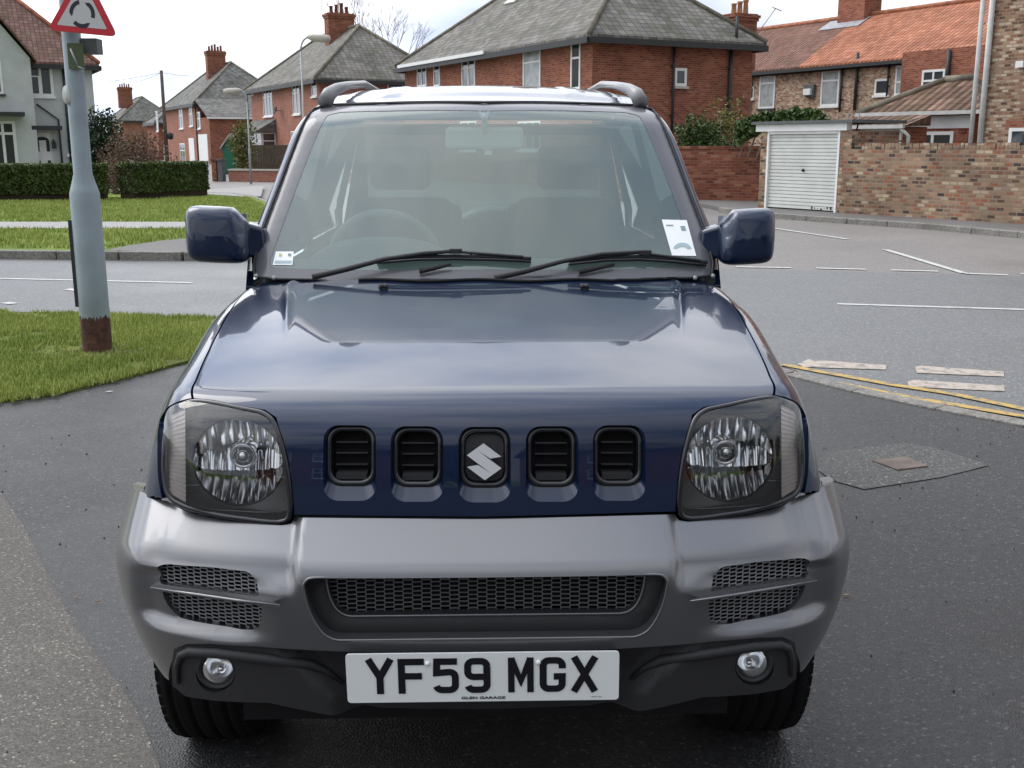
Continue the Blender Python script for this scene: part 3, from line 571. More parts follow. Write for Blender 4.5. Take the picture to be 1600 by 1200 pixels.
# ---- white pebble-dashed house on the left
ce = G(158, 99, HE); OW = np.array([ce[0]-.55, ce[1]+.3])
dw = -D2; db = D1
t = thing('pebbledash_house', 'pale grey pebble-dashed house with white front door, at the left behind the hedge', 'house', (*OW, 0))
AW, BW = 12.0, 8.0
shell(t, OW, tuple(dw), AW, tuple(db), BW, HE, M_render)
rf, r0, r1, c = roof(t, OW, tuple(dw), AW, tuple(db), BW, HE, 4.2, M_plain, ridge=M_ridgered, over=.3)
WF = Wall(OW, dw)
window(t, WF, 43, 102, 85, 151, (1.1, 1), (1,), fw=.12); window(t, WF, 43, 118, 64, 151, (1,), (1,), fw=.06, dep=.012, sill=False)
u0, u1 = WF.px(53, 210)[0], WF.px(77, 210)[0]; u0, u1 = sorted((u0, u1)); zt = WF.px(65, 207)[1]
mb = MB(); WF.bar(mb, u0-.1, u1+.1, 0, zt+.1, 0, .04); dr = mb.build('door_frame', M_whitedirty, t)
mb = MB(); WF.bar(mb, u0, u1, .1, zt, .045, .08); dd = mb.build('door', M_white, t)
um = (u0+u1)/2
for s_ in (-1, 1):
    for za_, zb_ in ((1.25, 1.75), (.35, .85)): mb = MB(); WF.bar(mb, um+s_*.22-.07, um+s_*.22+.07, za_, zb_, .08, .09); mb.build('door_light', M_winglass, dd)
mb = MB()
n_ = 9; mb.prism([WF.P(um+.28*math.cos(math.pi*k/n_), zt-.35+.16*math.sin(math.pi*k/n_), .08) for k in range(n_+1)], WF.n*.01); mb.build('door_light', M_winglass, dd)
ca0, ca1 = sorted((WF.px(47, 200)[0], WF.px(94, 200)[0])); cz = WF.px(70, 199)[1]
mb = MB(); WF.bar(mb, ca0, ca1, cz-.12, cz+.06, 0, .9); mb.build('door_canopy', M_dark, t)
pipe(t, WF, 97, 97, 262, M_dark, .055); pipe(t, WF, 103, 97, 262, M_dark, .045)
mb = MB(); a_, b2_ = WF.px(57, 163), WF.px(91, 187); mb.tube([WF.P(*a_, .08), WF.P(*b2_, .08), WF.P(b2_[0], .3, .08)], .045, 6); mb.build('drainpipe', M_dark, t)
u, z = WF.px(84, 225); mb = MB(); WF.bar(mb, u-.09, u+.09, z-.2, z+.1, .1, .25); WF.bar(mb, u-.03, u+.03, z+.1, z+.2, 0, .2); mb.build('wall_lantern', M_dark, t)
# projecting gabled bay at its left
g0 = WF.px(44, 90)[0]; gn = .9; gz = HE
gw = 4.8; mb = MB(); WF2 = Wall(WF.P(0, 0, gn)[:2], dw)
pk = HE+3.2
mb.prism([WF2.P(g0, -.1), WF2.P(g0, HE+.1), WF2.P(g0+gw/2, pk), WF2.P(g0+gw, HE+.1), WF2.P(g0+gw, -.1)], -WF2.n*(gn+3)); mb.build('gable_wall', M_render, t)
mb = MB()
for s_ in (0, 1):
    e0 = WF2.P(g0-.25 if not s_ else g0+gw+.25, HE-.05, .25); e1 = WF2.P(g0+gw/2, pk+.28, .25); back = -WF2.n*(gn+4.4)
    mb.prism([e0, e1, e1+back, e0+back], (0, 0, .12))
mb.build('gable_roof', M_plain, t)
window(t, WF2, -60, 93, 6, 147, (1, 1, 1), (1,), fw=.1, sill=M_dark)
window(t, WF2, -60, 188, 30, 262, (1, 1, 1, 1), (.27, .73), fw=.13)
u0, u1 = sorted((WF2.px(-70, 180)[0], WF2.px(37, 180)[0])); z = WF2.px(20, 180)[1]; mb = MB(); WF2.bar(mb, u0, u1, z-.05, z+.12, 0, .8); mb.build('bay_canopy', M_dark, t)
u, z = WF.px(112, 240); mb = MB(); WF.bar(mb, u-.2, u+.2, z-.15, z, 0, .12); mb.build('meter_box', M_white, t)
# trellis by the door
tt = thing('trellis', 'brown trellis panel leaning beside the white front door', 'trellis', WF.P(WF.px(38, 250)[0], 0, .15))
mb = MB(); q0, q1 = sorted((WF.px(31, 230)[0], WF.px(44, 230)[0]))
for k in range(5): u = q0+(q1-q0)*k/4; WF.bar(mb, u-.015, u+.015, 0, 2.2, .12, .14)
for k in range(9): WF.bar(mb, q0, q1, .2+k*.23, .23+k*.23, .14, .16)
mb.build('lattice', M_wood, tt)
# ---- brick terrace at the right
T0 = G(1167, 107, HE)[:2]; T1 = G(1526, 74, HE)[:2]; dt = (T1-T0)/np.linalg.norm(T1-T0); bt = np.array([-dt[1], dt[0]])
if bt[1] < 0: bt = -bt
LT = dist(T0, T1); TS = T0-dt*4.; t = thing('terrace_house', 'long mixed brick terrace with brown and bright orange pantile roof, at the right', 'house', (*TS, 0))
OT = T0+bt*.3-dt*4; LTT = LT+6; BT = 8.0
sp = dist(OT, G(1266, 97, HE)[:2]+bt*.3)
shell(t, OT, tuple(dt), LTT, tuple(bt), BT, HE, M_york2)
RH = 2.25
a3, b3, O3_ = np.array([*dt, 0]), np.array([*bt, 0]), np.array([*OT, 0])
WT = Wall(OT, dt)
e_ = lambda u, ov, z: O3_+a3*u-b3*ov+(0, 0, z)
rdg = lambda u: O3_+a3*u+b3*(BT/2)+(0, 0, HE+RH)
def rp(px, py):   # sight line onto the roof slope
    s_ = b3*(BT/2+.35)+(0, 0, RH+.26); nn = np.cross(a3, s_); r = ray(px, py); tt_ = np.dot(e_(0, .35, HE-.26)-EYE, nn)/np.dot(r, nn); p = EYE+r*tt_-e_(0, .35, HE-.26); return float(np.dot(p, a3)), float(np.dot(p, s_)/np.dot(s_, s_))
ub = rp(1264, 96)[0]; ut = rp(1338, 33)[0]
bk = lambda u: O3_+a3*u+b3*(BT+.35)+(0, 0, HE-.26)
mb = MB(); mb.prism([e_(-.3, .35, HE-.26), e_(ub, .35, HE-.26), rdg(ut), rdg(-.3)], (0, 0, .12)); mb.prism([rdg(-.3), rdg(ut), bk(ut), bk(-.3)], (0, 0, .12)); rfa = mb.build('brown_roof', M_pan2, t)
mb = MB(); mb.prism([e_(ub, .35, HE-.26), e_(LTT+.3, .35, HE-.26), rdg(LTT+.3), rdg(ut)], (0, 0, .124)); mb.prism([rdg(ut), rdg(LTT+.3), bk(LTT+.3), bk(ut)], (0, 0, .124)); rfb = mb.build('orange_roof', M_pan, t)
mb = MB(); mb.tube([rdg(-.3)+(0, 0, .15), rdg(LTT+.3)+(0, 0, .15)], .12, 6); mb.build('ridge_tiles', M_ridgered, t)
mb = MB(); mb.par(e_(-.2, .33, HE-.36), a3*(WT.px(1424, 84)[0]+.3), -b3*.1, (0, 0, .14)); mb.par(e_(-.2, .02, HE-.42), a3*(WT.px(1424, 84)[0]+.3), -b3*.06, (0, 0, .26)); mb.build('gutter', M_dark, t)
uc, vc = rp(1338, 20); uc = rp(1336, 34)[0]
ch = chimney(t, rdg(uc)*[1, 1, 0]+(0, 0, HE+RH-.2), 1.7, 1.1, 1.75, 5, M_red, dr=dt)
chimney(t, rdg(rp(1182, 51)[0]-1.5)*[1, 1, 0]+(0, 0, HE+RH-.5), 1.6, .9, 1.6, 3, M_red, dr=dt) if False else None
mb = MB(); fs = rdg(uc-1)-(0, 0, -.15); s_ = -(b3*(BT/2+.35)+(0, 0, RH+.26)); s_ /= np.linalg.norm(s_); mb.par(fs-a3*.6+s_*.3, a3*2.6, s_*.9, (0, 0, .03)); mb.build('lead_flashing', M_leadflash, ch)
window(t, WT, 1188, 118, 1210, 169, (1,), (.25, .75), sill=M_dark, glass=M_curtain, fw=.09); window(t, WT, 1285, 110, 1310, 165, (1,), (.3, .7), fw=.09, glass=M_curtain)
window(t, WT, 1368, 124, 1389, 148, (1,), (1,), fw=.09); window(t, WT, 1401, 103, 1424, 148, (1, 1), (.55, .45), fw=.08, glass=M_curtain); window(t, WT, 1169, 136, 1178, 154, (1,), (1,), fw=.07)
pipe(t, WT, 1319, 98, 175, M_dark, .05); pipe(t, WT, 1343, 82, 172, M_dark, .07); pipe(t, WT, 1392, 92, 150, M_dark, .045); pipe(t, WT, 1177, 88, 180, M_greypipe, .07)
u, z = WT.px(1268, 143); mb = MB(); WT.bar(mb, u-.28, u+.28, z-.25, z+.3, 0, .16); v_ = mb.build('vent_box', M_greydark, t); mb = MB(); WT.bar(mb, u-.24, u+.2, z-.16, z+.12, .17, .3); mb.build('vent_cowl', M_white, v_)
# red brick rear wing of the terrace
ur = WT.px(1424, 84)[0]; mb = MB(); WT.bar(mb, ur, LTT, -.1, HE+.05, .004, .5); mb.build('rear_wing', M_red, t)
WRW = Wall(WT.P(0, 0, .5)[:2], dt); window(t, WRW, 1442, 110, 1475, 142, (1, 1), (.5, .5), fw=.09, glass=M_winglass); pipe(t, WRW, 1486, 78, 150, M_dark, .08)
# chimney stack of the house beyond, between the hipped roof and the terrace
q = AY(1154, 60, 47); tq = thing('chimney_stack', 'red chimney stack with three tall buff pots rising behind the hipped roof', 'chimney', (q[0], q[1], 6.2))
cs = chimney(tq, (q[0], q[1], q[2]-.1), 1.15, .9, 1.05, 3, M_red, dr=D2, name='stack')
mb = MB(); mb.tube([(q[0]+.5, q[1], q[2]-.2), (q[0]+1.5, q[1], q[2]+1.2)], .02, 5); mb.tube([(q[0]+1.35, q[1], q[2]+1.25), (q[0]+1.75, q[1], q[2]+1.1)], .02, 5); mb.build('aerial', M_aerial, tq)
mb = MB(); mb.box(q[0]-.45, q[0]+.3, q[1]-.3, q[1]+.3, 0, q[2]-1.3); mb.build('chimney_breast', M_red, tq)
# ---- tall building at the right edge
WALLD = (G(1600, 350)-G(1306, 332))[:2]; WALLD /= np.linalg.norm(WALLD); nrmW = np.array([-WALLD[1], WALLD[0]]); nrmW = nrmW if nrmW[1] > 0 else -nrmW
bp = AY(1528, 228, 27.5)[:2]; H5 = 7.6
t = thing('end_building', 'tall brown brick building with two pale grey drainpipes at the right edge', 'house', (*bp, 0))
shell(t, bp, tuple(WALLD), 12, tuple(nrmW), 7, H5, M_york3)
W5 = Wall(bp, WALLD)
pipe(t, W5, 1545, -60, 240, M_greypipe, .062, zs=0); pipe(t, W5, 1560, -60, 240, M_greypipe, .075, zs=0)
window(t, W5, 1578, 200, 1640, 260, (1, 1), (1,), fw=.08, lintel=M_red); u0, z0 = W5.px(1591, 106); u1, z1 = W5.px(1604, 95); mb = MB(); W5.bar(mb, u0, u1, z0, z1, 0, .14); mb.build('alarm_box', M_white, t)
window(t, W5, 1640, 60, 1690, 130, (1, 1), (.5, .5), fw=.08)
mb = MB(); a_ = np.array([*WALLD, 0]); b_ = np.array([*nrmW, 0]); X = np.array([*bp, H5]); mb.prism([X-b_*.4-a_*.2, X+b_*7.4-a_*.2, X+b_*3.5-a_*.2+(0, 0, 3)], a_*12.6); mb.build('roof', M_pan2, t)
# ---- lean-to with weathered pantiles
q0 = AY(1376, 175, 31)[:2]; t = thing('rear_extension', 'low brick extension with weathered pantile roof and wide white-framed window', 'outbuilding', (*q0, 0))
dl = WALLD; Wq = Wall(q0, dl); ue = Wq.px(1521, 176)[0]; ze = Wq.px(1450, 176)[1]
mb = MB(); Wq.bar(mb, 0, ue, -.1, ze, -3.1, 0); mb.build('wall', M_red, t)
Wr = Wall(Wq.P(0, 0, -1.5)[:2], dl); pk0, pk1 = Wr.px(1478, 126), Wr.px(1526, 122); dpt = -3.2
mb = MB(); ridge_back = -2.6; zr = ze+1.55
e0, e1 = Wq.P(-.6, ze+.0, .25), Wq.P(ue+.35, ze+.0, .25); h0, h1 = Wr.P(*pk0), Wr.P(*pk1); f0 = Wq.P(-.6, ze, dpt); f1 = Wq.P(ue+.35, ze, dpt)
vs = [e0, e1, h1, h0, f0, f1]; mb.add(vs, [(0, 1, 2, 3), (0, 3, 4), (3, 2, 5, 4), (1, 5, 2), (0, 4, 5, 1)]); rf = mb.build('roof', M_pan3, t)
mb = MB(); mb.tube([h0+(0, 0, .03), h1+(0, 0, .03)], .11, 6); mb.tube([e0+(0, 0, .03), h0+(0, 0, .03)], .1, 6); mb.build('ridge_tiles', M_ridge, rf)
mb = MB(); mb.par(Wq.P(-.6, ze-.07, .25), Wq.d*(ue+1), Wq.n*.1, (0, 0, .1)); mb.build('gutter', M_greypipe, rf)
fa0, fa1 = Wq.px(1413, 180), Wq.px(1519, 193); mb = MB(); Wq.bar(mb, fa0[0], fa1[0], ze-.09, ze-.42, 0, .05); mb.build('fascia_board', M_whitedirty, t)
window(t, Wq, 1427, 206, 1489, 230, (1, 1), (1,), fw=.09, sill=False); window(t, Wq, 1427, 206, 1489, 260, (1, 1), (1,), fw=.07, sill=True) if False else None
u, z = Wq.px(1504, 202); mb = MB(); Wq.bar(mb, u-.1, u+.1, z-.1, z+.1, 0, .03); mb.build('air_brick', M_redwall, t)
# small white-clad lean-to between garage and extension
q1 = AY(1326, 200, 29.3)[:2]; t = thing('lean_to', 'small white-boarded lean-to with mossy tiled roof beside the garage', 'outbuilding', (*q1, 0)); Wn = Wall(q1, dl); ue2 = Wn.px(1411, 200)[0]; z2 = Wn.px(1370, 197)[1]
mb = MB(); Wn.bar(mb, 0, ue2, -.1, z2-.02, -1.0, 0); mb.build('wall', M_red, t)
u0 = Wn.px(1346, 200)[0]; mb = MB(); Wn.bar(mb, u0, ue2, z2-.36, z2-.03, 0, .05); Wn.bar(mb, u0, ue2, z2-.95, z2-.40, 0, .04); mb.build('boarding', M_whitedirty, t)
mb = MB(); mb.prism([Wn.P(-.3, z2, .2), Wn.P(-.3, z2+.28, -.85), Wn.P(-.3, z2, -.85)], Wn.d*(ue2+.5)); rf = mb.build('roof', M_pan3, t)
mb = MB(); mb.par(Wn.P(-.3, z2-.07, .2), Wn.d*(ue2+.5), Wn.n*.09, (0, 0, .09)); mb.tube([Wn.P(ue2+.12, z2-.08, .24), Wn.P(ue2+.25, z2-.25, .1), Wn.P(ue2+.25, 0, .1)], .045, 8); mb.build('gutter', M_greypipe, rf)
# ---- garage
g0, g1 = G(1184, 324, .09)[:2], G(1306, 332, .09)[:2]; dg = (g1-g0)/np.linalg.norm(g1-g0); Wg = Wall(g0, dg)
t = thing('garage', 'flat-roofed brick garage with a closed white up-and-over door', 'garage', (*g0, 0))
ug = Wg.px(1329, 250)[0]; zg = Wg.px(1250, 205)[1]; dl0, dl1 = Wg.px(1200, 260)[0], Wg.px(1307, 260)[0]; zf = Wg.px(1250, 196)[1]
mb = MB(); Wg.bar(mb, 0, dl0-.06, -.1, zg, -.25, 0); Wg.bar(mb, dl1+.06, ug, -.1, zg, -.25, 0); Wg.bar(mb, 0, .23, -.1, zg, -1.5, -.25); Wg.bar(mb, ug-.23, ug, -.1, zg, -1.5, -.25); Wg.bar(mb, .23, ug-.23, -.1, zg, -1.5, -1.3); mb.build('wall', M_york, t)
mb = MB(); uf1 = Wg.px(1326, 200)[0]; Wg.bar(mb, -.12, uf1, zg+.003, zf+.03, -.1, .06); fb = mb.build('fascia_board', M_white, t)
mb = MB(); Wg.bar(mb, -.2, ug+.1, zf+.033, zf+.10, -1.6, .14); mb.build('flat_roof', M_greydark, t)
mb = MB(); Wg.bar(mb, dl0-.055, dl0, .05, zg, -.12, .01); Wg.bar(mb, dl1, dl1+.055, .05, zg, -.12, .01); Wg.bar(mb, dl0, dl1, zg-.06, zg, -.12, .008); mb.build('door_frame', M_white, t)
mb = MB(); nb = 21; zb = .11
for k in range(nb):
    za = zb+(zg-.065-zb)*k/nb; zc = zb+(zg-.065-zb)*(k+1)/nb; Wg.bar(mb, dl0+.004, dl1-.004, za+.008, zc-.004, -.10, -.05)
Wg.bar(mb, dl0+.004, dl1-.004, zb, zg-.07, -.12, -.102); gd = mb.build('door', M_garage, t)
um, zm = Wg.px(1253, 266); mb = MB(); mb.lathe([(.035, 0), (.035, .02), (.015, .03), (.015, .06)], Wg.P(um, zm, -.05), Wg.n, 12); W_ = None; mb.build('handle', M_dark, gd)
mb = MB()
for k in range(9): u = dl1-.7+.09*k; Wg.bar(mb, u, u+.03+.05*random.random(), .12+.03*random.random(), .15+.05*random.random(), -.05, -.047)
mb.build('peeling_paint', M_dark, gd)
# ---- boundary walls
wt = 1.56
w0, w1 = G(1329, 333.5, .09)[:2], G(1600, 350, .09)[:2]; dwl = (w1-w0)/np.linalg.norm(w1-w0); w1 = w1+dwl*9; Ww = Wall(w0, dwl); LW = dist(w0, w1)
t = thing('boundary_wall', 'long mixed-brick garden wall with upright coping bricks, at the right', 'wall', (*w0, 0))
mb = MB(); Ww.bar(mb, -.3, LW, -.1, wt-.12, -.25, 0); mb.build('wall', M_york, t)
M_cope = brickmat('coping_brick', [(.12, .07, .05), (.26, .12, .08), (.4, .2, .13), (.5, .38, .26), (.2, .12, .08)], (.2, .18, .12), .082, .3, .012, dirt=.3, offset=0)
mb = MB(); n = int(LW/.082)
for k in range(n): Ww.bar(mb, k*.082+.004, k*.082+.078, wt-.118, wt-.005+random.uniform(-.008, .008), -.24+random.uniform(-.006, .006), .004+random.uniform(-.008, .010))
mb.build('coping', M_york, t)
t = thing('boundary_wall', 'dark red brick garden wall left of the garage', 'wall', G(1060, 313)); p0, p1 = G(1050, 311, .09)[:2], G(1183, 314, .09)[:2]; Wd = Wall(p0, p1-p0); L2 = dist(p0, p1)+.3
zt = Wd.px(1130, 228)[1]; mb = MB(); Wd.bar(mb, -2, L2, -.1, zt-.08, -.22, 0); mb.build('wall', M_redwall, t); mb = MB(); Wd.bar(mb, -2, L2, zt-.078, zt, -.24, .02); mb.build('coping', M_redwall, t)
# low street wall with pillars at the left, green shed behind
p0, p1 = G(340, 283)[:2], G(440, 284.5)[:2]; Wk = Wall(p0, p1-p0)
t = thing('garden_wall', 'low brick garden wall with pale coping in front of the canopied bay house', 'wall', (*p0, 0)); zt = 1.5-(262-228)*p0[1]/FPX
mb = MB(); Wk.bar(mb, .6, dist(p0, p1)+4, -.05, zt-.07, -.25, 0); mb.build('wall', M_redpink, t); mb = MB(); Wk.bar(mb, .6, dist(p0, p1)+4, zt-.068, zt, -.3, .05); mb.build('coping', M_stone, t)
for px_ in (338, 347):
    tp = thing('gate_pier', 'dark gate pier at the %s of the low garden wall' % ('far left end' if px_ == 338 else 'near left end'), 'pier', G(px_, 284)); u = Wk.px(px_, 280)[0]; zz = Wk.px(px_, 251)[1]
    mb = MB(); Wk.bar(mb, u-.12, u+.12, 0, zz, -.12, .12); Wk.bar(mb, u-.16, u+.16, zz+.002, zz+.08, -.16, .16); mb.build('post', M_greydark if px_ == 347 else M_redwall, tp)
q = AY(361, 256, 60); t = thing('shed', 'small green playhouse shed with a pointed pale gable between the houses', 'shed', (q[0], q[1], 0)); sw = .42; xh = q[0]
mb = MB(); mb.prism([(xh-sw, q[1], 0), (xh+sw, q[1], 0), (xh+sw, q[1], 1.35), (xh, q[1], 2.0), (xh-sw, q[1], 1.35)], (0, 1.6, 0)); mb.build('wall', M_green, t)
mb = MB(); mb.prism([(xh-sw-.12, q[1]-.1, 1.3), (xh, q[1]-.1, 2.02), (xh+sw+.12, q[1]-.1, 1.3), (xh+sw+.12, q[1]-.1, 1.42), (xh, q[1]-.1, 2.16), (xh-sw-.12, q[1]-.1, 1.42)], (0, 1.8, 0)); mb.build('roof', M_stone, t)
mb = MB(); mb.box(xh-.3, xh+.3, q[1]-.04, q[1]-.002, .1, 1.4); mb.build('door', M_green, t)
# fence panel right of the shed
t = thing('wood_fence', 'weathered board fence beside the green shed', 'fence', (xh+1, q[1]+.5, 0)); mb = MB()
for k in range(16): mb.box(xh+.9+k*.14, xh+1.03+k*.14, q[1]+.5, q[1]+.53, 0, 1.55)
mb.box(xh+.9, xh+3.1, q[1]+.53, q[1]+.6, .4, .5); mb.box(xh+.9, xh+3.1, q[1]+.53, q[1]+.6, 1.2, 1.3); mb.build('boards', M_wood, t)
# ---- street lamps and poles far away
def lamp(px, pyb, Y, ztop, ar_, label, left=False):
    q = AY(px, pyb, Y); x = q[0]; t = thing('street_lamp', label, 'street lamp', (x, Y, 0)); mb = MB()
    mb.tube([(x, Y, 0), (x, Y, 1.4), (x, Y, 1.45), (x, Y, ztop-.4)], [.05, .05, .032, .025], 10)
    s = -1 if left else 1; arc = [(x+s*ar_*(1-math.cos(k/5*math.pi/2)) , Y, ztop-.4+.42*math.sin(k/5*math.pi/2)) for k in range(6)]; mb.tube(arc, .03, 8); mb.build('post', M_galv, t)
    e_ = arc[-1]; mb = MB(); mb.lathe([(.0, -.05), (.05, 0), (.11, .15), (.13, .5), (.10, .7), (0, .74)], (e_[0]-s*.05, Y, e_[2]), (s, 0, -.08), 12); mb.build('lantern', M_stone, t); return t
lamp(472, 130, 36, 4.85, .28, 'grey street lamp standing in front of the broad-chimneyed house')
lamp(388, 200, 45, 3.65, .25, 'thin street lamp whose lantern leans left over the low garden wall', True)
q = AY(258, 200, 55); t = thing('telegraph_pole', 'tall wooden telegraph pole in front of the pinkish brick house', 'pole', (q[0], 55, 0)); ztp = 1.5+(228-118)*55/FPX
mb = MB(); mb.tube([(q[0], 55, 0), (q[0], 55, ztp)], [.10, .075], 10); mb.build('post', M_wood, t)
mb = MB(); q2 = AY(267, 212, 55); mb.lathe([(.0, -.2), (.14, -.15), (.16, .1), (0, .18)], (q2[0]+.0, 54.9, q2[2]), (0, 0, 1), 10); mb.build('junction_box', M_dark, t)
mb = MB()
for tx, ty, tz in ((-33, 95, 8.5), (-9, 62, 7.8), (-40, 80, 7)):
    p0 = np.array([q[0], 55, ztp-.1]); p1 = np.array([tx, ty, tz]); mb.tube([p0+(p1-p0)*k/12-np.array([0, 0, 1.0*4*(k/12)*(1-k/12)]) for k in range(13)], .012, 4)
mb.build('wires', M_aerial, t)
# ================================================================== plants
def boxpts(n, W, u0, u1, z0, z1, dep, wob=.05, shell_=.75):
    """points filling a clipped hedge: mostly its outer faces"""
    P = np.zeros((n, 3)); u = RNG.random(n); z = RNG.random(n); d = RNG.random(n); k = RNG.random(n)
    f = k < .55; d[f] = 1-RNG.random(f.sum())*.08; tp = (k >= .55) & (k < .8); z[tp] = 1-RNG.random(tp.sum())*.08; sd = (k >= .8) & (k < .9); u[sd] = (RNG.random(sd.sum()) > .5)*.96+RNG.random(sd.sum())*.04
    U = u0+(u1-u0)*u; Zz = z0+(z1-z0)*z; wv = np.array([mnoise.noise((a*1.1, b*1.5, 3.3)) for a, b in zip(U, Zz)])*wob*2
    return W.O+np.outer(U, W.d)+np.outer(-dep*(1-d)+wv, W.n)+np.outer(Zz+wv*.5, [0, 0, 1])
def hedge(px0, px1, pyb0, pyb1, ztop, dep, n, label):
    a, b = G(px0, pyb0, .1)[:2], G(px1, pyb1, .1)[:2]; W_ = Wall(a, b-a); Lh = dist(a, b); t = thing('hedge', label, 'hedge', (*a, .1))
    leaves(boxpts(n, W_, 0, Lh, .28, ztop, dep, .04), .033, M_hedge, 'foliage', t)
    m = n//4; P = np.zeros((m, 3)); U = RNG.random(m)*Lh; D_ = RNG.random(m)*dep; P = W_.O+np.outer(U, W_.d)-np.outer(D_, W_.n)+np.outer(ztop+RNG.random(m)*.05, [0, 0, 1]); leaves(P, .03, M_hedgetop, 'top_leaves', t)  # separate layer of slightly lighter leaves along the hedge top
    mb = MB(); W_.bar(mb, .06, Lh-.06, .1, ztop-.07, -dep+.07, -.08); mb.build('inner_branches', M_twig, t)
    return t
hedge(-260, 168, 317, 313, 1.0, .6, 26000, 'long dark clipped hedge in front of the pale pebble-dashed house')
hedge(212, 330, 313, 305, 1.02, .6, 12000, 'shorter clipped hedge right of the grey lamp column, before the street opening')
def blob(c, r, n, size, mat, name, label, cat, trunkh=None, noiseamp=.5, zsc=1.):
    c = np.array(c, float); t = thing(name, label, cat, (c[0], c[1], 0)); d = RNG.normal(size=(n, 3)); d /= np.linalg.norm(d, axis=1)[:, None]
    nv = np.array([mnoise.noise((v[0]*2.2+c[0], v[1]*2.2, v[2]*2.2)) for v in d]); rr = (1+nv*noiseamp)*(RNG.random(n)**.35)
    P = c+d*rr[:, None]*np.array(r); P = P[P[:, 2] > .05]; leaves(P, size, mat, 'crown', t)
    mb = MB()
    for k in range(7): a = random.uniform(0, 6.28); mb.tube([(c[0]+.05*math.cos(a), c[1]+.05*math.sin(a), 0), tuple(c+np.array([math.cos(a)*r[0]*.5, math.sin(a)*r[1]*.5, r[2]*random.uniform(-.1, .6)]))], [.05, .015], 5)
    mb.build('branches', M_bark, t); return t
q = AY(160, 220, 40); blob((q[0], 40, 1.2), (.75, .8, 1.6), 6000, .06, M_ever, 'evergreen_bush', 'dark evergreen bush against the corner of the pale house', 'bush', noiseamp=.4)
q = AY(210, 240, 38); blob((q[0], 38, .8), (1.15, .9, 1.15), 7000, .04, M_brown, 'bare_shrub', 'brown twiggy shrub behind the gap between the two hedges', 'shrub')
q = AY(188, 280, 33); blob((q[0], 33, .5), (.45, .4, .7), 1800, .035, M_brown, 'bare_shrub', 'small brown shrub filling the gap between the two hedges', 'shrub')
q = AY(380, 240, 58); blob((q[0], 58, 1.4), (.7, .7, 1.5), 2500, .07, M_yel, 'garden_bush', 'yellow-green bush at the corner left of the bay window', 'bush')
q = AY(1090, 218, 32); blob((q[0], 32, 1.6), (.75, .5, .7), 3500, .05, M_ivy, 'garden_bush', 'leafy green bush leaning over the dark red wall', 'bush', noiseamp=.8)
q = AY(1135, 205, 33); blob((q[0], 33, 1.8), (.7, .45, 1.1), 1500, .05, M_yel, 'climbing_shrub', 'sparse yellow-green climber on the side of the big brick house', 'shrub', noiseamp=.8)
# ivy heaped on the garage roof
t = thing('ivy', 'mound of green ivy growing over the garage roof', 'ivy', Wg.P(.5, 0, -2)); n = 9000
xs_ = 1148+152*RNG.random(n); tp = np.interp(xs_, [1148, 1160, 1178, 1200, 1240, 1270, 1285, 1300], [196, 190, 181, 175, 169, 170, 176, 190]); bt_ = np.interp(xs_, [1148, 1190, 1200, 1300], [232, 206, 197, 197])
lump = np.array([mnoise.noise((x*.09, 1.3, 0)) for x in xs_]); ys_ = tp+(bt_-tp)*RNG.random(n)**1.1-lump*6
P = []
for x, y, dd_ in zip(xs_, ys_, RNG.random(n)):
    r_ = ray(x, y); O_ = Wg.P(0, 0, -.5-.9*dd_); P.append(EYE+r_*(np.dot(O_-EYE, Wg.n)/np.dot(r_, Wg.n)))
P = np.array(P); leaves(P, .055, M_ivy, 'leaves', t); u_a, u_b = -1.6, ug-.6
mb = MB()
for k in range(12): uu = u_a+(u_b-u_a)*(k+.5)/12; mb.tube([Wg.P(uu, 1.2, -.7), Wg.P(uu+.1, 1.9, -.9), Wg.P(uu+.05, 2.2, -1.0)], .02, 5)
mb.build('stems', M_bark, t)
# bare tree behind the middle house
def baretree(x, y, h, label, seed=3, depth=6):
    rnd = random.Random(seed); t = thing('bare_tree', label, 'tree', (x, y, 0)); mb = MB(); mt = MB()
    def grow(p, d, l, r, k):
        q = p+d*l; (mt if k >= depth-1 else mb).tube([p, q], [r, r*.7], 5 if k > 3 else 4, caps=False)
        if k == 0: return
        for _ in range(3 if k > 1 else 3):
            nd = d+np.array([rnd.uniform(-.55, .55), rnd.uniform(-.55, .55), rnd.uniform(-.1, .45)]); nd /= np.linalg.norm(nd); grow(q, nd, l*rnd.uniform(.62, .82), r*.6, k-1)
    grow(np.array([x, y, 0.]), np.array([0, 0, 1.]), h*.3, .15, depth); mt.build('trunk', M_bark, t); mb.build('crown', M_bark, t); return t
q = AY(588, 100, 88); baretree(q[0], 88, 13.0, 'bare winter tree rising behind the broad-chimneyed house')

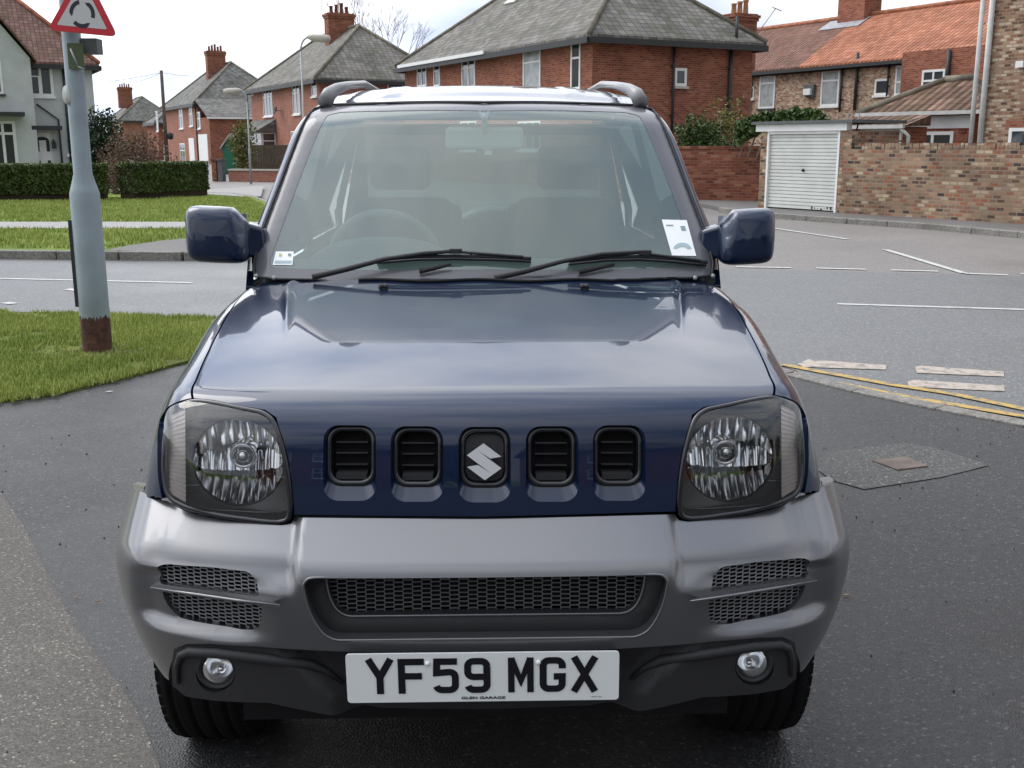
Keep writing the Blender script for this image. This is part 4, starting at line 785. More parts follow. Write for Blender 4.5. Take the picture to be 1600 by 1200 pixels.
# ---- houses across the forecourt, behind the photographer (they show in the paint and chrome)
for k, (x, y, A_, H_, rh_) in enumerate(((-17, -30, 12, 5, 3), (3, -32, 13, 5, 3), (24, -30, 12, 5, 3))):
    t = thing('brick_house', 'brick house behind the photographer, mirrored in the car paint, %s' % ('on the left', 'in the middle', 'on the right')[k], 'house', (x, y, 0), 'houses mirrored in the paint')
    shell(t, (x, y), (1, 0), A_, (0, -1), 7, H_, M_redwall); roof(t, (x, y), (1, 0), A_, (0, -1), 7, H_, rh_, M_slate); Wz = Wall((x, y), (1, 0)); Wz.n = np.array([0, 1., 0])
    for u in (1.5, 4.6, 7.6):
        for z0_, z1_ in ((.9, 2.2), (3.2, 4.4)): window(t, Wz, 0, 0, 0, 0, (1, 1), (.4, .6), size=(u, z1_, u+1.4, z0_))
for k, (x, y) in enumerate(((-26, -27), (-1.5, -28), (20, -27), (38, -26))):
    blob((x, y, 3.4), (2.6, 2.2, 3.2), 2500, .22, M_ever, 'garden_tree', 'dark bushy tree behind the photographer, mirrored in the car paint, %s' % ('far left', 'left of the middle', 'right of the middle', 'far right')[k], 'tree')

# ---- the street carries on beyond the photo's left edge
t = thing('brick_house', 'brick house further left along the verge, beyond the photo edge', 'house', (-36, 45, 0)); shell(t, (-42, 42), (1, 0), 13, (0, 1), 8, 5.2, M_red); roof(t, (-42, 42), (1, 0), 13, (0, 1), 8, 5.2, 3.2, M_slate2)
Wz = Wall((-42, 42), (1, 0))
for u in (1.5, 5.5, 9.5):
    for z0_, z1_ in ((.9, 2.2), (3.2, 4.5)): window(t, Wz, 0, 0, 0, 0, (1, 1, 1), (.35, .65), size=(u, z1_, u+1.8, z0_))
n = 9000; X_ = RNG.uniform(-190, -58, n); Z_ = RNG.random(n); hh = 7+3*np.array([mnoise.noise((x*.11, 2.2, 0)) for x in X_]); P = np.stack([X_, 95+RNG.uniform(0, 9, n), .2+Z_*hh], 1)
o = leaves(P, .75, M_ever, 'distant_trees'); tag(o, 'distant belt of dark trees behind the houses at the far left', 'trees', kind='stuff')
# ================================================================== lamp column and its sign
pb = G(153, 551, .035)
t = thing('lamp_column', 'grey painted steel lamp column with a rusty foot, standing in the near grass at the left', 'lamp column', pb)
def colx(px, py): return AY(px, py, pb[1])
mb = MB(); prof = []
def zy(py): return float(AY(150, py, pb[1])[2])
oct_ = 24
rb = .103
zr = zy(487)
mb.lathe([(rb*1.0, -.02), (rb*.995, zr-pb[2])], pb, (0, 0, 1), oct_)
v = mb.v; rnd = random.Random(5)
mb.build('rusty_foot', M_rust, t)
mb = MB(); z1, z2 = zy(302), zy(272)
n = oct_; top = []
mb.lathe([(rb, zr-pb[2]), (rb*.985, z1-pb[2]), (.092, z1-pb[2]+.03), (.063, z2-pb[2]), (.058, 5.6), (.05, 5.7)], pb, (0, 0, 1), oct_)
# ragged lower edge of the paint
m_ = MB()
for k in range(oct_): pass
mb.build('shaft', M_pole, t)
mb = MB(); ang = np.linspace(0, 2*math.pi, 73); prv = None; rag = [zr-.012-.05*abs(mnoise.noise((math.cos(a)*4, math.sin(a)*4, 2)))-.03*rnd.random() for a in ang[:-1]]; rag.append(rag[0])
vs = []; fs = []
for a, zl in zip(ang, rag):
    c_, s_ = math.cos(a)*(rb+.0012), math.sin(a)*(rb+.0012); vs += [(pb[0]+c_, pb[1]+s_, zl), (pb[0]+c_, pb[1]+s_, zr+.02)]
for k in range(72): fs.append((2*k, 2*k+2, 2*k+3, 2*k+1))
mb.add(vs, fs, True); mb.build('paint_edge', M_pole, t)
mb = MB(); xl = float(AY(121, 400, pb[1])[0]); mb.box(pb[0]-rb-.012, pb[0]-rb+.02, pb[1]-.05, pb[1]+.05, zy(478), zy(343)); mb.build('access_door', M_dark, t)
mb = MB(); mb.tube([pb+(0, 0, 5.6), pb+(.1, -.25, 5.85), pb+(.3, -.6, 5.95)], [.045, .04, .035], 10); mb.build('bracket_arm', M_galv, t)
mb = MB(); mb.lathe([(0, -.1), (.06, -.05), (.13, .2), (.12, .5), (0, .6)], pb+(.3, -.6, 5.93), (.45, -.9, .05), 14); mb.build('lantern', M_stone, t)
yp = pb[1]
mb = MB(); a_ = AY(127, 85, yp-.03); mb.box(a_[0], a_[0]+.105, yp-.02, yp+.1, zy(84), zy(60)); mb.build('clamp_box', M_greydark, t)
mb = MB(); mb.par(AY(108, 108, yp-.075), np.array([.10, .02, 0]), (0, -.004, 0), (.0, 0, .17)); mb.build('metal_tag', pmat('olive_plate', (.10, .13, .06), .5), t)
mb = MB(); mb.tube([AY(110, 76, yp-.09), AY(122, 104, yp-.09)], .006, 6); mb.tube([AY(122, 104, yp-.09), AY(131, 108, yp-.085)], .006, 6); mb.build('tag_wire', M_galv, t)
mb = MB(); c = AY(108, 149, yp-.01); mb.lathe([(0, -.012), (1, -.012), (1, .006), (0, .006)], (0, 0, 0), (0, -1, 0), 24)
mb.v = [(c[0]+v[0]*.028, c[1]+v[1]-.045, c[2]+v[2]*.063) for v in mb.v]; mb.build('oval_plate', M_whitedirty, t)
# triangular roundabout sign
sc_ = AY(128, 46, yp-.16); t = thing('road_sign', 'red-bordered triangular warning sign with black roundabout arrows, high on the grey column', 'road sign', (sc_[0], sc_[1], sc_[2]))
M_sred = pmat('sign_red', (.55, .015, .03), .35); M_swhite = pmat('sign_white', (.55, .56, .55), .35); M_sblk = pmat('sign_black', (.012, .014, .025), .35)
tilt = rad(5.5); yaw_ = rad(-6)
bl, br_ = AY(73, 48, sc_[1]), AY(184, 57, sc_[1]); base = (bl+br_)/2; Wd_ = float(np.linalg.norm(br_-bl)); 
ex = np.array([math.cos(tilt)*math.cos(yaw_), math.sin(yaw_), -math.sin(tilt)]); ex /= np.linalg.norm(ex); en = np.cross(ex, (0, 0, 1.)); en /= np.linalg.norm(en); ez = np.cross(-en, ex)*1.0; ez = np.cross(ex, -en); ez = ez if ez[2] > 0 else -ez; en = en if en[1] < 0 else -en
def tri(sz, r, cy=0.0, n=5):
    h = sz*math.sqrt(3)/2; V = [(-sz/2, 0), (sz/2, 0), (0, h)]; c_ = (0, h/3); o = []
    for i in range(3):
        p = np.array(V[i]); a = np.array(V[i-1])-p; b = np.array(V[(i+1) % 3])-p; a /= np.linalg.norm(a); b /= np.linalg.norm(b); L_ = r*math.sqrt(3)
        for k in range(n+1): s = k/n; o.append(tuple((1-s)**2*(p+a*L_)+2*s*(1-s)*p+s*s*(p+b*L_)))
    return [(x, y-h/3+cy) for x, y in o]
SZ = Wd_*1.04; hC = SZ*math.sqrt(3)/2/3
def SP(x, y, o=0): return base+ex*x+ez*(y+hC)+en*o
mb = MB(); mb.prism([SP(x, y) for x, y in tri(SZ, .035)], -en*.012); mb.build('back_plate', M_galv, t)
mb = MB(); mb.prism([SP(x, y, .0005) for x, y in tri(SZ-.004, .034)], en*.002); mb.build('red_border', M_sred, t)
mb = MB(); mb.prism([SP(x, y, .003) for x, y in tri(SZ*.71, .008)], en*.0015); mb.build('white_panel', M_swhite, t)
cc = np.array([0, SZ*.005-.018]); Rr, ww = SZ*.155, SZ*.052
for k in range(3):
    mb = MB()
    a0_ = math.radians(-90-44+120*k); a1_ = math.radians(-90+22+120*k)
    arcs = [a0_+(a1_-a0_)*i/10 for i in range(11)]
    outer = [(cc[0]+(Rr+ww/2)*math.cos(a), cc[1]+(Rr+ww/2)*math.sin(a)*1.02) for a in arcs]; inner = [(cc[0]+(Rr-ww/2)*math.cos(a), cc[1]+(Rr-ww/2)*math.sin(a)*1.02) for a in arcs]
    am = a1_+math.radians(24); head = [(cc[0]+(Rr+ww*.5)*math.cos(a1_+.10), cc[1]+(Rr+ww*.5)*math.sin(a1_+.10)), (cc[0]+Rr*math.cos(am), cc[1]+Rr*math.sin(am)), (cc[0]+(Rr-ww*.5)*math.cos(a1_+.10), cc[1]+(Rr-ww*.5)*math.sin(a1_+.10))]
    for i in range(10): mb.prism([SP(*outer[i], .005), SP(*outer[i+1], .005), SP(*inner[i+1], .005), SP(*inner[i], .005)], en*.001)
    mb.prism([SP(*p, .005) for p in [outer[-1]]+head+[inner[-1]]], en*.001)
    mb.build('arrow', M_sblk, t)
mb = MB(); mb.par(SP(-.04, -.05, -.013), ex*.08, ez*.03, -en*.09); mb.build('clip', M_galv, t)
# loose stones and leaf litter round the column foot and on the forecourt
rs_ = random.Random(11); mb = MB()
for k in range(90):
    a = rs_.uniform(0, 6.28); r = .1+abs(rs_.gauss(0, .13)); s = rs_.uniform(.006, .018); x, y = pb[0]+math.cos(a)*r*1.3, pb[1]+math.sin(a)*r*.7-.03
    mb.lathe([(0, -s*.5), (s, -s*.2), (s*.9, s*.3), (0, s*.5)], (x, y, .045), (rs_.uniform(-.3, .3), rs_.uniform(-.3, .3), 1), 5)
o = mb.build('loose_stones', M_kerb); tag(o, 'scattered small stones in bare earth at the foot of the grey column', 'stones', kind='stuff')
mb = MB(); cN = 18; mb.sheet([(pb[0]+(.27+.06*math.sin(3*a))*math.cos(a), pb[1]-.03+(.17+.03*math.cos(2*a))*math.sin(a), .039) for a in np.linspace(0, 6.283, cN+1)[:-1]]); o = mb.build('bare_soil', pmat('soil', (.06, .05, .035), .95, var=.5, vscale=30)); tag(o, kind='structure')
for k, (x, y, a, sz, mt, lb) in enumerate(((171, 612, .3, .05, M_whitedirty, 'small white scrap lying on the tarmac by the grass'), (118, 934, 1.2, .018, None, 'tiny brown leaf on the left tarmac'), (152, 940, .4, .014, None, 'tiny brown leaf on the worn left strip'), (1322, 930, .2, .03, None, 'thin dry twig on the tarmac right of the bumper'))):
    c = G(x, y, .022); mt = mt if k == 0 else pmat('dry_leaf_%d' % k, (.32, .2, .1), .8)
    d = np.array([math.cos(a), math.sin(a), 0]); n_ = np.array([-d[1], d[0], 0]); mb = MB(); mb.prism([c-d*sz/2, c+n_*sz*.16, c+d*sz/2, c-n_*sz*.16], (0, 0, .003)); tag(mb.build('litter', mt), lb, 'litter')

gr = np.random.default_rng(21); n = 900; gx = gr.uniform(-5, 6, n); gy = gr.uniform(1.2, 6.6, n); keep = (gy < 5.6-.0*gx) & ~((np.abs(gx) < .7) & (gy > 1.9)); gx, gy = gx[keep], gy[keep]; V_ = []; F_ = []
for x, y in zip(gx, gy):
    s = gr.uniform(.002, .0065); a = gr.uniform(0, 6.28); k = len(V_); h = .0165 if x > G(0, 772)[0]+1e9 else .0205
    for j in range(4): V_.append((x+s*math.cos(a+j*1.57)*(1 if j % 2 else .6), y+s*math.sin(a+j*1.57)*(1 if j % 2 else .6), h-.004))
    V_.append((x, y, h+s*.7)); F_ += [(k+j, k+(j+1) % 4, k+4) for j in range(4)]
o = nmesh('grit', V_, F_, pmat('dark_grit', (.02, .02, .02), .9, var=.6, vscale=3), smooth=False); tag(o, 'scattered dark grit and specks on the forecourt tarmac', 'grit', kind='stuff')
# ================================================================== the car
M_blue = pmat('blue_paint', (.002, .013, .046), .28, metal=.12, spec=.25, coat=1.0, coatr=.02)
M_silver = pmat('silver_grey_paint', (.176, .178, .186), .33, metal=.75, coat=.7, coatr=.06)
M_black = pmat('black_plastic', (.024, .024, .026), .62, bump=.15, bscale=400)
M_blackgl = pmat('black_gloss', (.010, .011, .014), .18, coat=.5)
M_rubber = pmat('tyre_rubber', (.007, .007, .008), .85, spec=.2)
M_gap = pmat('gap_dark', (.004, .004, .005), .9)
M_frit = pmat('screen_edge', (.11, .11, .125), .35, coat=.6)
M_chrome = pmat('chrome', (.85, .86, .88), .07, metal=1)
M_refl = pmat('lamp_reflector', (.97, .98, .99), .16, metal=1)
M_housing = pmat('lamp_housing', (.13, .135, .135), .35, metal=.3, coat=.4)
M_mesh = pmat('grey_mesh', (.30, .31, .32), .5, metal=.3)
M_amber = pmat('indicator_lens', (.92, .83, .79), .3, metal=0, coat=.6)
M_plate = pmat('plate_white', (.84, .87, .86), .3, coat=.3)
M_ink = pmat('plate_black', (.006, .006, .010), .4)
M_int = pmat('interior_grey', (.10, .115, .12), .8)
M_dash = pmat('dashboard_grey', (.16, .19, .19), .7)
M_seat = pmat('seat_fabric', (.045, .05, .055), .9)
M_card = pmat('sticker_white', (.95, .98, .97), .6)
M_cardg = pmat('sticker_print', (.25, .34, .38), .6); M_cardy = pmat('sticker_yellow', (.6, .62, .15), .6)
M_alloy = pmat('alloy_wheel', (.45, .46, .47), .3, metal=.8)
G_lens = glassmat('lamp_lens', (.93, .94, .94), .015)
G_screen = glassmat('windscreen_glass', (.76, .90, .85), .05, 0, .115, (.58, .84, .75))  # pale green film: dusty haze plus painted-in sky reflection
G_side = glassmat('side_glass', (.55, .65, .62), .04)
G_rear = glassmat('rear_glass', (.4, .46, .45), .04)
car = thing('parked_car', 'dark blue and silver-grey small four-wheel-drive car facing the camera on the forecourt', 'car', (0, 3.7, 0))
sst = lambda x: np.clip(x, 0, 1)**2*(3-2*np.clip(x, 0, 1))
def smax(a, b, k): h = np.maximum(k-np.abs(a-b), 0)/k; return np.maximum(a, b)+h*h*k*.25
# -- three smooth solids: bonnet/body, bumper, cabin
def fU(x, y, z):
    ax = np.abs(x); dy = np.clip(3.05-y, 0, 2)
    T = 1.135-.055*dy-.066*dy*dy-.018*(ax/.6)**2
    x0 = .545-.165*np.clip(3.0-y, 0, 1); rw = np.clip((y-2.42)/.58, 0, 1)
    T = T+.0075*np.exp(-np.abs((ax-x0)/(.006+.008*rw))**1.7)*sst(rw*1.4)*sst((3.12-y)/.04)
    f1 = (z-T)*.985
    zz = np.clip(z-.8, -.3, .4); Fr = 2.0+.10*zz+.42*zz*zz*np.sign(zz)*1.0+.02*(ax/.36)**2+2.5*np.clip(ax-.55, 0, 1)**2
    f2 = (Fr-y)*.96
    Sd = .697+.27*np.clip(1.03-z, -.2, .30)-.05*(np.clip(3.0-y, 0, 1)/.9)**2+.022*sst((y-2.35)/.5)
    f3 = (ax-Sd)*.98
    return smax(smax(f1, f2, .075), f3, .07)
def fB(x, y, z):
    ax = np.abs(x)
    w_ = sst((ax-.352)/.026)*sst((z-.665)/.05)*(1-sst((ax-.64)/.06))
    zz = z-.70
    Fb = 1.905+.05*ax**2+.35*ax**4+.55*np.clip(-zz-.02, 0, 1)**2+.028*w_
    dent = .028*sst((ax-.385)/.13)*sst((.725-ax)/.07)*sst((z-.560)/.035)*sst((.716-.03*ax-z)/.024)
    cd = .006*sst((.33-ax)/.02)*sst((z-.575)/.015)*sst((.72-z)/.01)
    f2 = (Fb+dent-y)*.98
    f1 = (z-(.712+.82*(y-1.905-.05*ax**2-.35*ax**4)-.016*w_))*.77
    f3 = ax-(.804-1.25*np.clip(.66-z, 0, 1)**2-.25*np.clip(z-.7, 0, 1)**1.5)
    return smax(smax(f1, f2, .024), f3, .22)
def fV(x, y, z):
    ax = np.abs(x)
    Fb = 1.925+.05*ax**2+.32*ax**4+.10*np.clip(.53-z, 0, 1)+.045*sst((.43-ax-1.0*np.clip(.56-z, 0, .12))/.07)
    return smax((Fb-y)*.98, ax-.74-.3*(z-.45), .12)
def fC(x, y, z):
    ax = np.abs(x); q = (4.35-y)/.83
    T = 1.718-.082*np.clip(q, 0, 2)**2-.03*(ax/.55)**2-.03*np.clip(y-4.4, 0, 2)
    T = T+.006*sst((.46-ax)/.015)*sst((y-3.62)/.12)+.004*(sst((ax-.27)/.012)*sst((.34-ax)/.012))*sst((y-3.62)/.12)
    f1 = z-T
    f2 = (3.06+.82*(z-1.13)+.05*(ax/.6)**2+.04*np.clip(z-1.45, 0, 1)-y)*.77
    f3 = (ax-np.minimum(.704, .722-.29*(z-1.15)))*.97
    f4 = (y-5.25)
    return smax(smax(smax(f1, f2, .045), f3, .075), f4, .06)
class Surf:
    def __init__(s, f, C, ax=(0, -1, .6)):
        s.f = f; s.C = np.array(C, float); a = np.array(ax, float); s.a = a/np.linalg.norm(a); s.e1 = np.cross(s.a, (0, 0, 1.)); s.e1 /= np.linalg.norm(s.e1); s.e2 = np.cross(s.e1, s.a)
    def F(s, P): return s.f(P[..., 0], P[..., 1], P[..., 2])
    def hit(s, x, y, off=0.):
        r = ray(x, y); ts = np.linspace(1.2, 6, 1600); P = EYE+ts[:, None]*r; v = s.F(P)-off; i = np.argmax(v <= 0)
        if v[i] > 0: i = int(np.argmin(v)); return P[i]
        a, b = ts[i-1], ts[i]
        for _ in range(30):
            m = (a+b)/2
            if s.F((EYE+m*r)[None])[0] > off: a = m
            else: b = m
        return EYE+b*r
    def uv(s, P):
        d = np.atleast_2d(P)-s.C; d = d/np.linalg.norm(d, axis=1)[:, None]; th = np.arccos(np.clip(d@s.a, -1, 1)); a, b = d@s.e1, d@s.e2; n = np.hypot(a, b)+1e-12
        return np.stack([th*a/n, th*b/n], 1)
    def lift(s, uv, off=0.):
        th = np.hypot(uv[:, 0], uv[:, 1])+1e-12; d = np.cos(th)[:, None]*s.a+(np.sin(th)/th)[:, None]*(uv[:, :1]*s.e1+uv[:, 1:]*s.e2)
        lo_ = np.full(len(uv), .03); hi_ = np.full(len(uv), 3.0)
        for _ in range(36):
            m = (lo_+hi_)/2; v = s.F(s.C+m[:, None]*d) > off; hi_ = np.where(v, m, hi_); lo_ = np.where(v, lo_, m)
        return s.C+((lo_+hi_)/2)[:, None]*d
    def nrm(s, P, h=.0015):
        g = np.stack([s.F(P+np.eye(3)[i]*h)-s.F(P-np.eye(3)[i]*h) for i in range(3)], 1); return g/(np.linalg.norm(g, axis=1)[:, None]+1e-12)
SU = Surf(fU, (0, 2.75, .55)); SB = Surf(fB, (0, 2.6, .62), (0, -1, .1)); SV = Surf(fV, (0, 2.6, .50), (0, -1, 0)); SC = Surf(fC, (0, 4.1, 1.3), (0, -1, .4))
def H(surf, pts, off=0.): return np.array([surf.hit(p[0], p[1], off) if len(p) == 2 else np.array(p, float) for p in pts])
def mir(P): Q = np.array(P).copy(); Q[:, 0] *= -1; return Q
def sym(P): P = np.array(P); Q = mir(P)[::-1]; return np.concatenate([P, Q])
def rnd_(P, r, n=6):
    """round the corners of closed 3-D polygon P (r scalar or per-corner list)"""
    P = np.array(P); m = len(P); o = []
    for i in range(m):
        ri = r[i] if isinstance(r, (list, tuple)) else r; p = P[i]; a = P[i-1]-p; b = P[(i+1) % m]-p; la, lb = np.linalg.norm(a), np.linalg.norm(b)
        q = min(ri, la*.48, lb*.48)
        if q < 1e-4: o.append(p); continue
        a = a/la*q; b = b/lb*q
        for k in range(n+1): s = k/n; o.append(p+(1-s)**2*a+s*s*b)
    return np.array(o)
def res(P, step):
    P = np.array(P); o = []; m = len(P)
    for i in range(m):
        a, b = P[i], P[(i+1) % m]; L_ = np.linalg.norm(b-a)
        if L_ < 1e-5: continue
        n = max(1, int(math.ceil(L_/step)))
        for k in range(n): o.append(a+(b-a)*k/n)
    return np.array(o)
def patch(surf, name, outline, mat, parent, holes=(), extra=None, step=.016, skirt=.02, off=0., inside=None, skirtmat=None, holeskirt=None, flat=False, edge=.0):
    """skin of `surf` inside a closed 3-D outline, with real openings and turned-in edges"""
    rings = [res(outline, step*.6)]+[res(h, step*.35) for h in holes]
    uvs = [surf.uv(r) for r in rings]
    for u in range(len(uvs)):
        q = uvs[u]; keep = np.linalg.norm(q-np.roll(q, 1, 0), axis=1) > 1e-4; uvs[u] = q[keep]
    ref = np.mean(np.linalg.norm(surf.lift(uvs[0])-surf.C, axis=1)); st = step/ref
    lo_, hi_ = uvs[0].min(0), uvs[0].max(0); gx = np.arange(lo_[0]-st*.5, hi_[0]+st, st); gy = np.arange(lo_[1], hi_[1]+st, st*.866)
    g = np.array([(x+(.5*st if j % 2 else 0), y) for j, y in enumerate(gy) for x in gx]) if len(gx)*len(gy) else np.zeros((0, 2))
    m = inpoly(g, uvs[0])
    for h in uvs[1:]: m &= ~inpoly(g, h)
    g = g[m]
    if extra is not None:
        xu = surf.uv(extra); xu = xu[inpoly(xu, uvs[0])]; sp_x = .55*np.min(np.linalg.norm(xu[1:40]-xu[0], axis=1))
        kk_ = np.ones(len(g), bool)
        for i in range(0, len(g), 1000): kk_[i:i+1000] = np.min(np.linalg.norm(g[i:i+1000, None]-xu[None], axis=2), axis=1) > st*.5
        g = np.concatenate([g[kk_], xu])
    B = np.concatenate(uvs); nb = len(B); keep = np.ones(len(g), bool)
    for i in range(0, len(g), 2000):
        d = np.min(np.linalg.norm(g[i:i+2000, None]-B[None], axis=2), axis=1); keep[i:i+2000] = d > st*.45
    g = g[keep]; allp = np.concatenate([B, g]); edges = []; o = 0
    for q in uvs: n = len(q); edges += [(o+i, o+(i+1) % n) for i in range(n)]; o += n
    vs, es, fs, ov, oe, of = delaunay_2d_cdt([Vector(p) for p in allp], edges, [], 0, 1e-7)
    vs = np.array([(v[0], v[1]) for v in vs]); fs = np.array([f[:3] for f in fs]); cen = vs[fs].mean(1); m = inpoly(cen, uvs[0])
    for h in uvs[1:]: m &= ~inpoly(cen, h)
    fs = fs[m]; P = surf.lift(vs, off); N_ = surf.nrm(P)
    a, b, c = P[fs[:, 0]], P[fs[:, 1]], P[fs[:, 2]]; fl = (np.cross(b-a, c-a)*N_[fs[:, 0]]).sum(1) < 0; fs[fl] = fs[fl][:, ::-1]
    V = [P]; NN = [N_]; FF = [fs]; base = len(P)
    for k, q in enumerate(uvs):
        sk = skirt if k == 0 else (holeskirt if holeskirt is not None else skirt)
        if not sk: continue
        if isinstance(sk, (list, tuple)): sk = sk[k-1]
        p0 = surf.lift(q, off); n0 = surf.nrm(p0); p1 = p0-n0*sk if not (holeskirt is not None and k > 0) else p0+np.array([0, 1., 0])*sk
        tg = np.roll(p0, -1, 0)-np.roll(p0, 1, 0); tg /= np.linalg.norm(tg, axis=1)[:, None]+1e-12; sn = np.cross(tg, n0)
        area = np.sum(q[:, 0]*np.roll(q[:, 1], -1)-q[:, 1]*np.roll(q[:, 0], -1))
        # outward from the sheet: away from its inside
        ctr = surf.lift(q-.0, off); test = surf.uv(p0+sn*.002); ins = inpoly(test, uvs[0])
        for h in uvs[1:]: ins &= ~inpoly(test, h)
        if ins.mean() > .5: sn = -sn
        n = len(q); V += [p0, p1]; NN += [sn, sn]; i = np.arange(n); j = (i+1) % n
        f = np.concatenate([np.stack([base+i, base+j, base+n+j], 1), np.stack([base+i, base+n+j, base+n+i], 1)])
        VV = np.concatenate(V); cr_ = np.cross(VV[f[:, 1]]-VV[f[:, 0]], VV[f[:, 2]]-VV[f[:, 0]]); NA = np.concatenate(NN); fl = (cr_*NA[f[:, 0]]).sum(1) < 0; f[fl] = f[fl][:, ::-1]
        FF.append(f); base += 2*n
    return nmesh(name, np.concatenate(V), np.concatenate(FF), mat, parent, normals=np.concatenate(NN))
def ring(pts, r, name, mat, parent, sq=None):
    mb = MB(); P = list(pts)+[pts[0], pts[1]]; mb.tube(P, r, 8, caps=False, sq=sq); return mb.build(name, mat, parent)
def rr2(cx, cy, w_, h_, r, n=6, tw=0):
    """rounded rectangle in photo pixels"""
    o = []
    for sx_, sy_, a0 in ((1, -1, -90), (1, 1, 0), (-1, 1, 90), (-1, -1, 180)):
        for k in range(n+1): a = math.radians(a0+90*k/n); o.append((cx+sx_*(w_/2-r)+r*math.cos(a), cy+sy_*(h_/2-r)+r*math.sin(a)))
    return o
M2 = lambda x, y: (x, y)
XM = 757.0
# ---- headlight outline (left one in the photo), used for the hole edge, gasket and lens
HL = [(263, 640), (301, 626), (334, 630), (378, 639), (411, 645), (427, 657), (437, 684), (445, 714), (451, 752), (455, 792), (450, 812), (438, 816), (414, 815), (345, 806), (292, 793), (262, 777), (256, 740), (257, 697)]
HLp = H(SU, HL); HLs = rnd_(HLp, .02)
# ---- bonnet with front panel
slots = [(546.5, 714.5), (651.5, 716), (757, 717), (862.5, 716), (967.5, 714.5)]
def slot3(c, w_, h_, r, surf=SU): return H(surf, rr2(c[0], c[1], w_, h_, r))
hood_l = [(757, 437), (640, 435), (520, 432), (430, 431), (398, 433), (387, 441), (366, 478), (344, 516), (322, 560), (309, 592), (303, 622), (334, 625), (378, 634), (414, 640), (432, 652), (442, 684), (450, 714), (456, 752), (460, 792), (460, 804), (600, 806), (757, 807)]
HP = H(SU, hood_l); HP[0, 0] = HP[-1, 0] = 0
holes = [slot3((c[0], c[1]+9), 82, 118, 23) for c in slots]
ex_ = []
for yy in np.arange(2.40, 3.04, .0085):
    for dx in np.arange(-.030, .031, .0037):
        x_ = .545-.165*min(1, max(0, 3.0-yy))+dx; z_t = 1.135-.055*(3.05-yy)-.066*(3.05-yy)**2; ex_ += [(x_, yy, z_t), (-x_, yy, z_t)]
bonnet = patch(SU, 'bonnet', sym(HP)[:], M_blue, car, extra=np.array(ex_), holes=holes, step=.0125, skirt=.02, holeskirt=0.0001)
def off_ring(P, C, f): return C+(P-C)*f
for k, (c, h) in enumerate(zip(slots, holes)):
    # chamfered blue throat, black surround, louvres
    R0 = res(h, .006); cen = R0.mean(0); nf = SU.nrm(cen[None])[0]
    inn = H(SU, [(c[0]+(p[0])*1.0, c[1]+p[1]) for p in [(q[0]-c[0], q[1]-c[1]) for q in rr2(c[0], c[1]-1, 76, 94, 21)]]); R1 = res(inn, .006)
    def rs_n(P, n):
        P = np.concatenate([P, P[:1]]); s = np.concatenate([[0], np.cumsum(np.linalg.norm(np.diff(P, axis=0), axis=1))]); t_ = np.linspace(0, s[-1], n+1)[:-1]; return np.stack([np.interp(t_, s, P[:, i]) for i in range(3)], 1)
    n = 72; A_, B_ = rs_n(h, n), rs_n(inn, n)
    # align start points
    sh = int(np.argmin(np.linalg.norm(B_-A_[0]*[1, 1, 1], axis=1))); B_ = np.roll(B_, -sh, 0)
    Bd = B_-nf*.016; mb = MB(); i = range(n); mb.add(list(A_)+list(Bd), [(a, (a+1) % n, (a+1) % n+n, a+n) for a in i], True)
    th_ = mb.build('slot_throat', M_blue, bonnet)
    Cd = B_*.0+(cen+(B_-cen)*.93)-nf*.014; Ce = (cen+(B_-cen)*.80)-nf*.016; Cf = (cen+(B_-cen)*.77)-nf*.045; mb = MB()
    cen = B_.mean(0); Cd = (cen+(B_-cen)*.93)-nf*.010; Ce = (cen+(B_-cen)*.82)-nf*.014; Cf = (cen+(B_-cen)*.79)-nf*.045; Bo = (cen+(B_-cen)*1.02)-nf*.0155
    L4 = [Bo, Cd, Ce, Cf]; mb.add([p for l in L4 for p in l], [(q*n+a, q*n+(a+1) % n, (q+1)*n+(a+1) % n, (q+1)*n+a) for q in range(3) for a in range(n)], True)
    gs = mb.build('grille_slot', M_blackgl, car)
    mb = MB(); mb.prism([p-nf*.001 for p in Cf], -nf*.004) if k != 2 else mb.prism([p+nf*.022 for p in Cf], -nf*.004)
    mb.build('backing', M_gap if k != 2 else M_black, gs)
    if k != 2:
        for lv in (-17, 0, 18):
            p0, p1 = SU.hit(c[0]-25, c[1]+lv-4), SU.hit(c[0]+25, c[1]+lv-4); mb = MB(); mb.par(p0-nf*.022, p1-p0, -nf*.022+np.array([0, 0, -.004]), (0, 0, .0035)); mb.build('louvre', M_black, gs)
        p0, p1 = SU.hit(c[0]-24, c[1]+36), SU.hit(c[0]+24, c[1]+36); mb = MB(); mb.par(p0-nf*.017, p1-p0, -nf*.026+np.array([0, 0, .008]), (0, 0, .011)); mb.build('sill', M_black, gs)
# emblem
E0 = [(787, 205), (866, 264), (818, 273), (760, 236), (867, 316), (793, 369), (714, 310), (762, 301), (820, 338), (713, 258)]
cz, ny = SU.hit(757.5, 718), SU.nrm(SU.hit(757.5, 718)[None])[0]
Ep = []
for x, y in E0: r_ = ray(480+x/2.857, 620+y/2.857+.5); Ep.append(EYE+r_*(np.dot(cz-ny*.012-EYE, ny)/np.dot(r_, ny)))
mb = MB(); cE = sum(Ep)/10; inner = [p+(cE-p)*.0+ny*.008 for p in Ep]; mb.prism(Ep, ny*.008); mb.build('emblem', pmat('emblem_chrome', (.70, .71, .73), .3, metal=.3, coat=.8), bonnet)
